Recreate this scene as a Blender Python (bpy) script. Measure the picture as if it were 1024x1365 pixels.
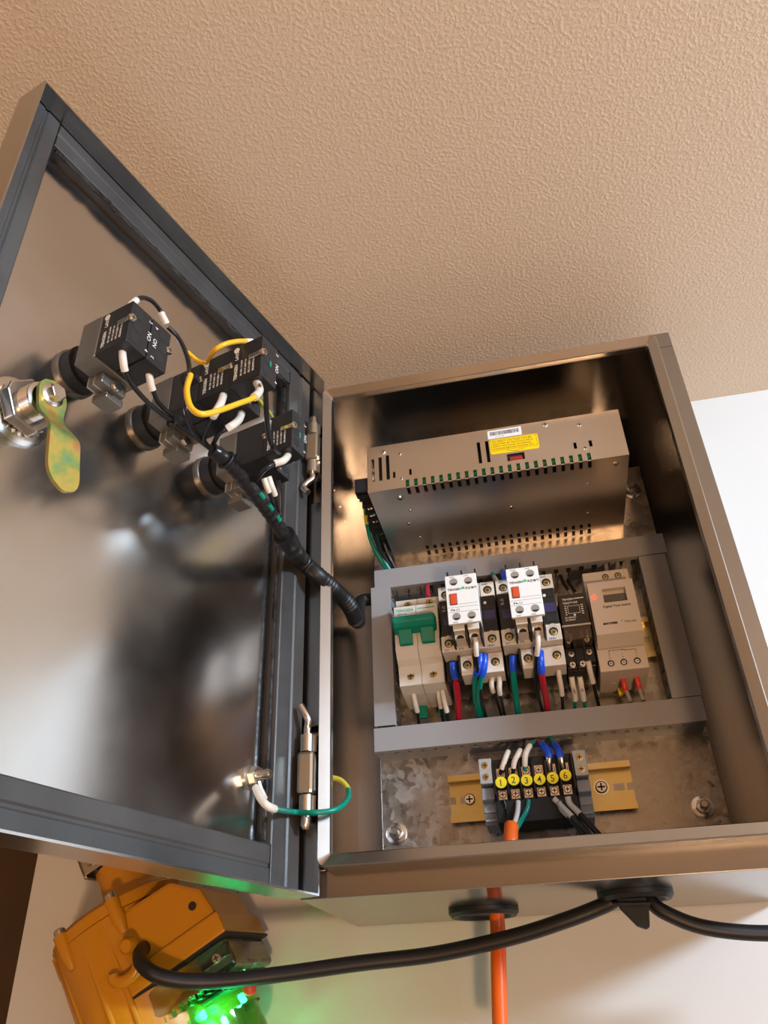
import bpy, bmesh, math, random
from mathutils import Vector, Matrix
for o in list(bpy.data.objects): bpy.data.objects.remove(o)
SC = bpy.context.scene
COL = SC.collection
S = 0.001          # every length below is in millimetres
R = math.radians
random.seed(7)

# ---------------------------------------------------------------- camera
cam_d = bpy.data.cameras.new('camera'); cam = bpy.data.objects.new('camera', cam_d); COL.objects.link(cam)
SC.camera = cam
cam_d.sensor_fit = 'VERTICAL'; cam_d.sensor_height = 24.0
cam_d.lens = 1069.07 / 1365.0 * 24.0
cam_d.clip_start = 0.01; cam_d.clip_end = 60
fw = Vector((-0.15439293, 0.82291663, 0.54678245)); rt = Vector((0.978109, 0.20545533, -0.03302868)); up = Vector((0.13951922, -0.52971344, 0.83662301))
# columns: right, up, -forward
m = Matrix(((rt.x, up.x, -fw.x), (rt.y, up.y, -fw.y), (rt.z, up.z, -fw.z)))
cam.matrix_world = Matrix.Translation(Vector((154.647, -504.301, -69.219)) * S) @ m.to_4x4()

# ---------------------------------------------------------------- world, lights, exposure
w = bpy.data.worlds.new('world'); SC.world = w; w.use_nodes = True
w.node_tree.nodes['Background'].inputs[0].default_value = (0.80, 0.74, 0.66, 1)
w.node_tree.nodes['Background'].inputs[1].default_value = 0.10
def area(name, loc, target, sx, sy, power, col):
    d = bpy.data.lights.new(name, 'AREA'); d.shape = 'RECTANGLE'; d.size = sx; d.size_y = sy
    d.energy = power; d.color = col
    o = bpy.data.objects.new(name, d); COL.objects.link(o); o.location = loc
    o.rotation_euler = (Vector(target) - Vector(loc)).to_track_quat('-Z', 'Y').to_euler(); return o
def bulb(name, loc, r, power, col):
    d = bpy.data.lights.new(name, 'POINT'); d.shadow_soft_size = r; d.energy = power; d.color = col
    o = bpy.data.objects.new(name, d); COL.objects.link(o); o.location = loc; return o
bulb('table_lamp', (0.46, -1.50, -0.80), 0.045, 22, (1.0, 0.64, 0.38))
bulb('warm_fill', (0.60, -2.0, -1.10), 0.10, 60, (1.0, 0.58, 0.30))  # added warm fill light, mainly for the ceiling; not an actual lamp
area('window_light', (1.25, -0.72, 0.36), (0.25, 0.10, 0.0), 0.26, 0.14, 26.0, (0.62, 0.80, 1.0))
area('cool_fill', (1.9, -2.4, -0.3), (0, 0, 0.1), 1.3, 1.0, 14.0, (0.72, 0.84, 1.0))  # added cool fill, gives the metal bluish reflections; no actual window
SC.view_settings.view_transform = 'Standard'; SC.view_settings.look = 'None'
SC.view_settings.gamma = 1.0; SC.view_settings.use_curve_mapping = False
SC.view_settings.exposure = 0.0

# ---------------------------------------------------------------- materials
def _mat(name):
    m = bpy.data.materials.new(name); m.use_nodes = True
    nt = m.node_tree; return m, nt, nt.nodes['Principled BSDF']
def plain(name, col, rough=0.5, metal=0.0, spec=0.5, em=None, es=0, trans=0, ior=1.45, coat=0, alpha=1):
    m, nt, b = _mat(name)
    b.inputs['Base Color'].default_value = (*col, 1); b.inputs['Roughness'].default_value = rough
    b.inputs['Metallic'].default_value = metal; b.inputs['Specular IOR Level'].default_value = spec
    b.inputs['Transmission Weight'].default_value = trans; b.inputs['IOR'].default_value = ior
    b.inputs['Coat Weight'].default_value = coat
    if em: b.inputs['Emission Color'].default_value = (*em, 1); b.inputs['Emission Strength'].default_value = es
    return m
def noisy(name, c1, c2, scale=8, rough=(0.3, 0.5), metal=0.0, bump=0.0, bscale=200, stretch=(1, 1, 1), detail=4, lo=0.35, hi=0.65, bdist=0.001, vor=False, rotz=0):
    m, nt, b = _mat(name); N = nt.nodes; L = nt.links
    tc = N.new('ShaderNodeTexCoord'); mp = N.new('ShaderNodeMapping'); mp.inputs['Scale'].default_value = stretch
    L.new(tc.outputs['Object'], mp.inputs[0])
    n = N.new('ShaderNodeTexNoise'); n.inputs['Scale'].default_value = scale; n.inputs['Detail'].default_value = detail
    L.new(mp.outputs[0], n.inputs[0]); src = n.outputs['Fac']
    if vor:
        v = N.new('ShaderNodeTexVoronoi'); v.inputs['Scale'].default_value = scale * 1.3; 
        mx = N.new('ShaderNodeMix'); mx.data_type = 'VECTOR'; mx.inputs[0].default_value = 0.02
        L.new(mp.outputs[0], mx.inputs[4]); L.new(n.outputs['Color'], mx.inputs[5]); L.new(mx.outputs[1], v.inputs[0])
        ad = N.new('ShaderNodeMath'); ad.operation = 'MULTIPLY_ADD'; ad.inputs[1].default_value = 0.45; ad.inputs[2].default_value = 0.0
        sp = N.new('ShaderNodeSeparateColor'); L.new(v.outputs['Color'], sp.inputs[0]); L.new(sp.outputs[0], ad.inputs[0])
        a2 = N.new('ShaderNodeMath'); a2.operation = 'MULTIPLY_ADD'; a2.inputs[1].default_value = 0.6
        L.new(n.outputs['Fac'], a2.inputs[0]); L.new(ad.outputs[0], a2.inputs[2]); src = a2.outputs[0]
    mr = N.new('ShaderNodeMapRange'); mr.inputs[1].default_value = lo; mr.inputs[2].default_value = hi
    L.new(src, mr.inputs[0])
    mix = N.new('ShaderNodeMix'); mix.data_type = 'RGBA'; mix.inputs[6].default_value = (*c1, 1); mix.inputs[7].default_value = (*c2, 1)
    L.new(mr.outputs[0], mix.inputs[0]); L.new(mix.outputs[2], b.inputs['Base Color'])
    r = N.new('ShaderNodeMapRange'); r.inputs[3].default_value = rough[0]; r.inputs[4].default_value = rough[1]
    L.new(mr.outputs[0], r.inputs[0]); L.new(r.outputs[0], b.inputs['Roughness'])
    b.inputs['Metallic'].default_value = metal
    if bump:
        n2 = N.new('ShaderNodeTexNoise'); n2.inputs['Scale'].default_value = bscale; n2.inputs['Detail'].default_value = 2
        L.new(mp.outputs[0], n2.inputs[0])
        bp = N.new('ShaderNodeBump'); bp.inputs['Strength'].default_value = bump; bp.inputs['Distance'].default_value = bdist
        L.new(n2.outputs['Fac'], bp.inputs['Height']); L.new(bp.outputs[0], b.inputs['Normal'])
    return m
def ceiling_mat():
    m, nt, b = _mat('orange_peel_ceiling'); N = nt.nodes; L = nt.links
    b.inputs['Base Color'].default_value = (0.72, 0.60, 0.46, 1); b.inputs['Roughness'].default_value = 0.62
    tc = N.new('ShaderNodeTexCoord')
    a = N.new('ShaderNodeTexNoise'); a.inputs['Scale'].default_value = 400; a.inputs['Detail'].default_value = 3; a.inputs['Roughness'].default_value = 0.45
    L.new(tc.outputs['Object'], a.inputs[0])
    r = N.new('ShaderNodeMapRange'); r.interpolation_type = 'SMOOTHSTEP'; r.inputs[1].default_value = 0.42; r.inputs[2].default_value = 0.68
    L.new(a.outputs['Fac'], r.inputs[0])
    g = N.new('ShaderNodeTexNoise'); g.inputs['Scale'].default_value = 900; g.inputs['Detail'].default_value = 1
    L.new(tc.outputs['Object'], g.inputs[0])
    ad = N.new('ShaderNodeMath'); ad.operation = 'MULTIPLY_ADD'; ad.inputs[1].default_value = 0.08
    L.new(g.outputs['Fac'], ad.inputs[0]); L.new(r.outputs[0], ad.inputs[2])
    bp = N.new('ShaderNodeBump'); bp.inputs['Strength'].default_value = 0.26; bp.inputs['Distance'].default_value = 0.0008
    L.new(ad.outputs[0], bp.inputs['Height']); L.new(bp.outputs[0], b.inputs['Normal'])
    return m
def specked(name, base, speck, scale=55, thr=0.08):
    m, nt, b = _mat(name); N = nt.nodes; L = nt.links
    tc = N.new('ShaderNodeTexCoord'); v = N.new('ShaderNodeTexVoronoi'); v.inputs['Scale'].default_value = scale
    L.new(tc.outputs['Object'], v.inputs[0])
    sp = N.new('ShaderNodeSeparateColor'); L.new(v.outputs['Color'], sp.inputs[0])
    ml = N.new('ShaderNodeMath'); ml.operation = 'MULTIPLY'; ml.inputs[1].default_value = thr; L.new(sp.outputs[0], ml.inputs[0])
    pw = N.new('ShaderNodeMath'); pw.operation = 'POWER'; pw.inputs[1].default_value = 1.0
    lt = N.new('ShaderNodeMath'); lt.operation = 'LESS_THAN'; L.new(v.outputs['Distance'], lt.inputs[0]); L.new(ml.outputs[0], lt.inputs[1])
    mix = N.new('ShaderNodeMix'); mix.data_type = 'RGBA'; mix.inputs[6].default_value = (*base, 1); mix.inputs[7].default_value = (*speck, 1)
    L.new(lt.outputs[0], mix.inputs[0]); L.new(mix.outputs[2], b.inputs['Base Color']); b.inputs['Roughness'].default_value = 0.38
    return m
STEEL = noisy('stainless_steel', (0.34, 0.335, 0.33), (0.40, 0.39, 0.38), 4, (0.15, 0.20), 1.0)
STEELX = noisy('stainless_steel_cross_brushed', (0.48, 0.47, 0.45), (0.56, 0.55, 0.53), 5, (0.18, 0.26), 1.0)
DOORST = noisy('door_steel', (0.58, 0.57, 0.56), (0.64, 0.63, 0.61), 14, (0.15, 0.24), 1.0, lo=0.35, hi=0.65)
def brushed(m, amount, rot=0.0):
    nt = m.node_tree; b = nt.nodes['Principled BSDF']; tg = nt.nodes.new('ShaderNodeTangent'); tg.direction_type = 'RADIAL'; tg.axis = 'X'
    nt.links.new(tg.outputs[0], b.inputs['Tangent']); b.inputs['Anisotropic'].default_value = amount; b.inputs['Anisotropic Rotation'].default_value = rot
brushed(DOORST, 0.45)
PSUST = noisy('psu_steel', (0.62, 0.56, 0.49), (0.70, 0.64, 0.56), 10, (0.26, 0.36), 1.0, 0.05, 300)
GALV = noisy('galvanised_steel', (0.30, 0.27, 0.23), (0.56, 0.51, 0.44), 120, (0.26, 0.48), 0.9, vor=True, lo=0.25, hi=0.75)
GOLD = noisy('yellow_passivated_zinc', (0.62, 0.46, 0.16), (0.72, 0.60, 0.28), 30, (0.28, 0.40), 1.0)
IRID = None
def irid():
    m, nt, b = _mat('iridescent_zinc'); N = nt.nodes; L = nt.links
    tc = N.new('ShaderNodeTexCoord'); n = N.new('ShaderNodeTexNoise'); n.inputs['Scale'].default_value = 85; n.inputs['Detail'].default_value = 3
    L.new(tc.outputs['Object'], n.inputs[0]); cr = N.new('ShaderNodeValToRGB'); L.new(n.outputs['Fac'], cr.inputs[0])
    e = cr.color_ramp.elements; e[0].position = 0.30; e[0].color = (0.20, 0.42, 0.22, 1); e[1].position = 0.72; e[1].color = (0.55, 0.25, 0.22, 1)
    for p, c in ((0.42, (0.34, 0.46, 0.14, 1)), (0.52, (0.62, 0.50, 0.12, 1)), (0.62, (0.66, 0.38, 0.12, 1))):
        x = e.new(p); x.color = c
    L.new(cr.outputs[0], b.inputs['Base Color']); b.inputs['Metallic'].default_value = 0.75; b.inputs['Roughness'].default_value = 0.33
    return m
IRID = irid()
CHROME = plain('bright_zinc', (0.72, 0.71, 0.69), 0.20, 1.0)
SCREW = plain('screw_steel', (0.62, 0.58, 0.50), 0.28, 1.0)
BRASS = plain('brass_screw', (0.50, 0.42, 0.20), 0.32, 1.0)
GASK = noisy('grey_foam_gasket', (0.038, 0.036, 0.034), (0.058, 0.055, 0.052), 20, (0.36, 0.5), 0.0, 0.25, 900, bdist=0.0004)
ADH = noisy('black_adhesive', (0.012, 0.011, 0.010), (0.03, 0.03, 0.03), 90, (0.15, 0.5), 0.0, 0.6, 300)
DUCT = plain('grey_pvc', (0.27, 0.262, 0.26), 0.42)
DUCTD = plain('grey_pvc_body', (0.25, 0.245, 0.24), 0.45)
CREAM = plain('cream_plastic', (0.62, 0.57, 0.48), 0.42)
BREAK = plain('white_grey_plastic', (0.60, 0.57, 0.51), 0.38)
WHITE = plain('white_plastic', (0.72, 0.74, 0.72), 0.38)
TIMER = plain('timer_grey_plastic', (0.55, 0.47, 0.38), 0.45)
BLACK = plain('black_plastic', (0.012, 0.011, 0.010), 0.35)
FACEBK = plain('charcoal_plastic', (0.014, 0.0145, 0.016), 0.36)
BLACKM = plain('matt_black_plastic', (0.010, 0.010, 0.010), 0.6)
BROWNBK = plain('brown_black_plastic', (0.025, 0.016, 0.010), 0.4)
GREYP = plain('grey_plastic_clamp', (0.33, 0.34, 0.35), 0.45)
DKGREY = plain('switch_collar_metal', (0.20, 0.185, 0.16), 0.38, 0.7)
GREEN = plain('teal_green_plastic', (0.0, 0.20, 0.13), 0.35)
TEAL = plain('teal_print', (0.0, 0.30, 0.24), 0.6)
REDO = plain('orange_red_plastic', (0.60, 0.07, 0.02), 0.4)
REDD = plain('dark_red', (0.30, 0.02, 0.02), 0.4)
REDF = plain('red_ferrule', (0.65, 0.04, 0.03), 0.4)
BLUE = plain('blue_vinyl', (0.01, 0.07, 0.60), 0.25)
PURP = plain('violet_window', (0.035, 0.03, 0.10), 0.25)
SLEEVE = plain('white_marker_tube', (0.66, 0.60, 0.51), 0.4)
W_BLACK = plain('black_pvc_wire', (0.010, 0.010, 0.011), 0.28)
W_GREEN = plain('green_pvc_wire', (0.0, 0.21, 0.15), 0.30)
W_RED = plain('red_pvc_wire', (0.42, 0.012, 0.03), 0.30)
W_YEL = plain('yellow_pvc_wire', (0.72, 0.42, 0.02), 0.30)
W_YG = plain('yellow_stripe', (0.65, 0.58, 0.06), 0.35)
W_WHT = plain('white_pvc_wire', (0.60, 0.57, 0.52), 0.35)
W_ORG = plain('orange_cable_jacket', (0.72, 0.11, 0.008), 0.34)
W_GREY = plain('grey_braid', (0.34, 0.32, 0.29), 0.45)
RUBBER = plain('black_rubber', (0.008, 0.008, 0.008), 0.45)
COPPER = plain('copper', (0.72, 0.32, 0.14), 0.3, 1.0)
LBLY = plain('yellow_sticker', (0.85, 0.58, 0.0), 0.45)
DOTY = plain('yellow_dot_sticker', (0.80, 0.66, 0.02), 0.45)
LBLW = plain('white_sticker', (0.74, 0.74, 0.72), 0.45)
INK = plain('black_ink', (0.03, 0.025, 0.02), 0.6)
INKW = plain('white_print', (0.72, 0.69, 0.62), 0.6)
INKB = plain('blue_print', (0.06, 0.14, 0.40), 0.6)
INKG = plain('green_logo', (0.02, 0.48, 0.22), 0.5)
PCB = plain('green_circuit_board', (0.0, 0.16, 0.06), 0.4)
DARK = plain('dark_interior', (0.012, 0.010, 0.009), 0.7)
LCD = plain('lcd_glass', (0.10, 0.085, 0.07), 0.12)
LEDR = plain('red_led', (0.9, 0.02, 0.01), 0.3, em=(1, 0.02, 0.01), es=9)
LEDG = plain('green_led', (0.1, 0.9, 0.4), 0.3, em=(0.02, 1.0, 0.32), es=60)
SMOKE = plain('smoked_clear_cover', (0.16, 0.12, 0.08), 0.12, trans=0.75)
CLEAR = plain('clear_polycarbonate', (0.86, 0.92, 0.88), 0.06, trans=1.0, ior=1.45)
YELP = noisy('yellow_orange_paint', (0.48, 0.20, 0.004), (0.52, 0.225, 0.006), 8, (0.28, 0.36), 0.0)
CLEARG = plain('green_tinted_lens', (0.30, 0.95, 0.55), 0.08, trans=1.0, ior=1.45)
WALLM = specked('specked_white_wall_panel', (0.57, 0.57, 0.545), (0.14, 0.09, 0.05), 62, 0.05)
BROWN = noisy('dark_brown_wall', (0.060, 0.032, 0.012), (0.085, 0.045, 0.018), 5, (0.5, 0.6), 0.0)
TAN = plain('tan_room_wall', (0.50, 0.42, 0.33), 0.8)
FLOORM = noisy('carpet_floor', (0.20, 0.17, 0.14), (0.26, 0.22, 0.18), 40, (0.8, 0.9))
CEIL = ceiling_mat()

# ---------------------------------------------------------------- helpers
def empty(name, label, cat, loc=(0, 0, 0), rot=None, group=None):
    o = bpy.data.objects.new(name, None); COL.objects.link(o); o.empty_display_size = 0.01
    o.location = Vector(loc) * S
    if rot is not None: o.rotation_euler = rot.to_euler() if isinstance(rot, Matrix) else rot
    o['label'] = label; o['category'] = cat
    if group: o['group'] = group
    return o
def tag(o, label, cat, group=None):
    o['label'] = label; o['category'] = cat
    if group: o['group'] = group
    return o
def obj(name, bm, mat, parent=None, smooth=False, bevel=0, loc=None, kind=None, label=None):
    me = bpy.data.meshes.new(name)
    bmesh.ops.recalc_face_normals(bm, faces=bm.faces)
    for v in bm.verts: v.co *= S
    bm.to_mesh(me); bm.free()
    if mat: me.materials.append(mat)
    if smooth:
        me.polygons.foreach_set('use_smooth', [True] * len(me.polygons))
        try: me.set_sharp_from_angle(angle=R(38))
        except Exception: pass
    o = bpy.data.objects.new(name, me); COL.objects.link(o)
    if loc is not None: o.location = Vector(loc) * S
    if parent: o.parent = parent
    if bevel:
        b = o.modifiers.new('bevel', 'BEVEL'); b.width = bevel * S; b.segments = 2; b.limit_method = 'ANGLE'; b.angle_limit = R(40)
    if kind: o['kind'] = kind
    if label: o['label'] = label
    return o
def place(src, name, parent, loc, rot=None):
    o = src.copy(); o.name = name; COL.objects.link(o); o.parent = parent; o.location = Vector(loc) * S
    if rot is not None: o.rotation_euler = rot
    return o
def box(bm, x0, x1, y0, y1, z0, z1, M=None):
    vs = [Vector((x, y, z)) for x in (x0, x1) for y in (y0, y1) for z in (z0, z1)]
    if M is not None: vs = [M @ v for v in vs]
    v = [bm.verts.new(p) for p in vs]
    for f in ((0, 1, 3, 2), (4, 6, 7, 5), (0, 4, 5, 1), (2, 3, 7, 6), (0, 2, 6, 4), (1, 5, 7, 3)): bm.faces.new([v[i] for i in f])
    return bm
def B(*boxes):
    bm = bmesh.new()
    for b in boxes: box(bm, *b)
    return bm
def prism(bm, poly, a0, a1, axis='x'):
    def mk(u, v, a): return {'x': (a, u, v), 'y': (u, a, v), 'z': (u, v, a)}[axis]
    A = [bm.verts.new(mk(u, v, a0)) for u, v in poly]; C_ = [bm.verts.new(mk(u, v, a1)) for u, v in poly]
    n = len(poly)
    bm.faces.new(A); bm.faces.new(C_[::-1])
    for i in range(n): bm.faces.new((A[i], A[(i + 1) % n], C_[(i + 1) % n], C_[i]))
    return bm
def circ(cx, cy, r, n=20, a0=0, a1=360):
    full = abs(a1 - a0) >= 360
    k = n if full else n + 1
    return [(cx + r * math.cos(R(a0 + (a1 - a0) * i / n)), cy + r * math.sin(R(a0 + (a1 - a0) * i / n))) for i in range(k)]
def lathe(bm, prof, c=(0, 0, 0), axis='z', n=24, cap=True):
    rings = []
    for r, h in prof:
        ring = []
        for i in range(n):
            a = 2 * math.pi * i / n; u, v = r * math.cos(a), r * math.sin(a)
            p = {'z': (u, v, h), 'y': (u, h, v), 'x': (h, u, v)}[axis]
            ring.append(bm.verts.new((c[0] + p[0], c[1] + p[1], c[2] + p[2])))
        rings.append(ring)
    for a, b in zip(rings, rings[1:]):
        for i in range(n): bm.faces.new((a[i], a[(i + 1) % n], b[(i + 1) % n], b[i]))
    if cap: bm.faces.new(rings[0][::-1]); bm.faces.new(rings[-1])
    return bm
def cyl(bm, c, r, h0, h1, axis='y', n=20): return lathe(bm, [(r, h0), (r, h1)], c, axis, n)
def frame(bm, x0, x1, z0, z1, wd, y0, y1):
    for b in ((x0, x1, y0, y1, z0, z0 + wd), (x0, x1, y0, y1, z1 - wd, z1), (x0, x0 + wd, y0, y1, z0 + wd, z1 - wd), (x1 - wd, x1, y0, y1, z0 + wd, z1 - wd)): box(bm, *b)
    return bm
def cells(us, vs, holes):
    us = sorted(set(us + [h[i] for h in holes for i in (0, 1)])); vs = sorted(set(vs + [h[i] for h in holes for i in (2, 3)]))
    out = []
    for v0, v1 in zip(vs, vs[1:]):
        run = None
        for u0, u1 in zip(us, us[1:]):
            cu, cv = (u0 + u1) / 2, (v0 + v1) / 2
            hit = any(h[0] < cu < h[1] and h[2] < cv < h[3] for h in holes)
            if hit:
                if run: out.append((run[0], run[1], v0, v1)); run = None
            else: run = (run[0], u1) if run else (u0, u1)
        if run: out.append((run[0], run[1], v0, v1))
    return out
def spline(pts, n=8):
    P = [Vector(p) for p in pts]
    if len(P) < 3: n = max(n, 2)
    Q = [2 * P[0] - P[1]] + P + [2 * P[-1] - P[-2]]; out = []
    for i in range(1, len(Q) - 2):
        p0, p1, p2, p3 = Q[i - 1:i + 3]
        for k in range(n):
            t = k / n
            out.append(0.5 * ((2 * p1) + (p2 - p0) * t + (2 * p0 - 5 * p1 + 4 * p2 - p3) * t * t + (3 * p1 - p0 - 3 * p2 + p3) * t ** 3))
    out.append(P[-1]); return out
def sweep(bm, path, r, n=10, rf=None, cap=True):
    path = [Vector(p) for p in path]; m_ = len(path); rings = []
    t = (path[1] - path[0]).normalized(); nrm = t.orthogonal().normalized()
    for i, p in enumerate(path):
        t = ((path[min(i + 1, m_ - 1)] - path[max(i - 1, 0)])).normalized()
        nrm = (nrm - t * nrm.dot(t)).normalized(); bi = t.cross(nrm)
        rr = r * (rf(i / (m_ - 1)) if rf else 1)
        rings.append([bm.verts.new(p + (nrm * math.cos(2 * math.pi * k / n) + bi * math.sin(2 * math.pi * k / n)) * rr) for k in range(n)])
    for a, b in zip(rings, rings[1:]):
        for k in range(n): bm.faces.new((a[k], a[(k + 1) % n], b[(k + 1) % n], b[k]))
    if cap: bm.faces.new(rings[0][::-1]); bm.faces.new(rings[-1])
    return bm
def sub(path, t0, t1):
    L = [0]
    for a, b in zip(path, path[1:]): L.append(L[-1] + (b - a).length)
    T = L[-1]
    def at(t):
        s = t * T
        for i in range(1, len(L)):
            if L[i] >= s - 1e-9:
                f = (s - L[i - 1]) / max(L[i] - L[i - 1], 1e-9); return path[i - 1].lerp(path[i], f)
        return path[-1]
    k = max(3, int((t1 - t0) * len(path)) + 2)
    return [at(t0 + (t1 - t0) * i / (k - 1)) for i in range(k)]
NAMES = {}
def wire(name, label, key, r, mat, parts=(), group=None, cat='wire', pts=None, base='insulation', n=10, rf=None):
    pts = pts or WP[key]
    o0 = Vector(pts[0]); root = empty(name, label, cat, o0, group=group); NAMES[key] = root.name
    path = [p - o0 for p in spline(pts)]
    obj(base, sweep(bmesh.new(), path, r, n, rf), mat, root, True)
    for nm, t0, t1, rr, mm in parts:
        obj(nm, sweep(bmesh.new(), sub(path, t0, t1), rr, 10), mm, root, True)
    return root
MF = Matrix(((1, 0, 0), (0, 0, -1), (0, 1, 0)))        # text faces -y
def rotm(x, y):
    x = Vector(x); y = Vector(y); z = x.cross(y); return Matrix(((x.x, y.x, z.x), (x.y, y.y, z.y), (x.z, y.z, z.z)))
def text(name, s, size, mat, parent, loc, M=MF, wscale=1.0, align='LEFT', bold=0.0):
    c = bpy.data.curves.new(name, 'FONT'); c.body = s; c.size = size * S; c.align_x = align; c.align_y = 'BOTTOM_BASELINE'
    c.extrude = 0.04 * S; c.offset = bold * S; c.resolution_u = 2
    t = bpy.data.objects.new(name + '_tmp', c); COL.objects.link(t)
    bpy.context.view_layer.update()
    dg = bpy.context.evaluated_depsgraph_get(); me = bpy.data.meshes.new_from_object(t.evaluated_get(dg))
    bpy.data.objects.remove(t); bpy.data.curves.remove(c)
    for v in me.vertices: v.co.x *= wscale
    me.transform(M.to_4x4()); me.materials.clear(); me.materials.append(mat)
    o = bpy.data.objects.new(name, me); COL.objects.link(o); o.parent = parent; o.location = Vector(loc) * S
    return o
_sc = {}
def screw(parent, loc, r=3.0, mat=None, rot=None, name='screw', h=None, label=None, cross=True):
    mat = mat or SCREW; h = h or r * 0.45; key = (round(r, 2), mat.name, round(h, 2), cross)
    if key not in _sc:
        bm = bmesh.new(); lathe(bm, [(r, 0), (r, -h * 0.6), (r * 0.82, -h)], axis='y', n=16)
        if cross:
            n0 = len(bm.faces)
            for b in ((-r * .62, r * .62, -h - .06, -h * .7, -r * .13, r * .13), (-r * .13, r * .13, -h - .06, -h * .7, -r * .62, r * .62)): box(bm, *b)
        bmesh.ops.recalc_face_normals(bm, faces=bm.faces)
        for v in bm.verts: v.co *= S
        me = bpy.data.meshes.new(name)
        if cross:
            bm.faces.ensure_lookup_table()
            for f in bm.faces[n0:]: f.material_index = 1
        bm.to_mesh(me); bm.free(); me.materials.append(mat); me.materials.append(BLACKM)
        _sc[key] = me
    o = bpy.data.objects.new(name, _sc[key]); COL.objects.link(o); o.parent = parent; o.location = Vector(loc) * S
    if rot is not None: o.rotation_euler = rot
    if label: o['label'] = label
    return o

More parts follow.
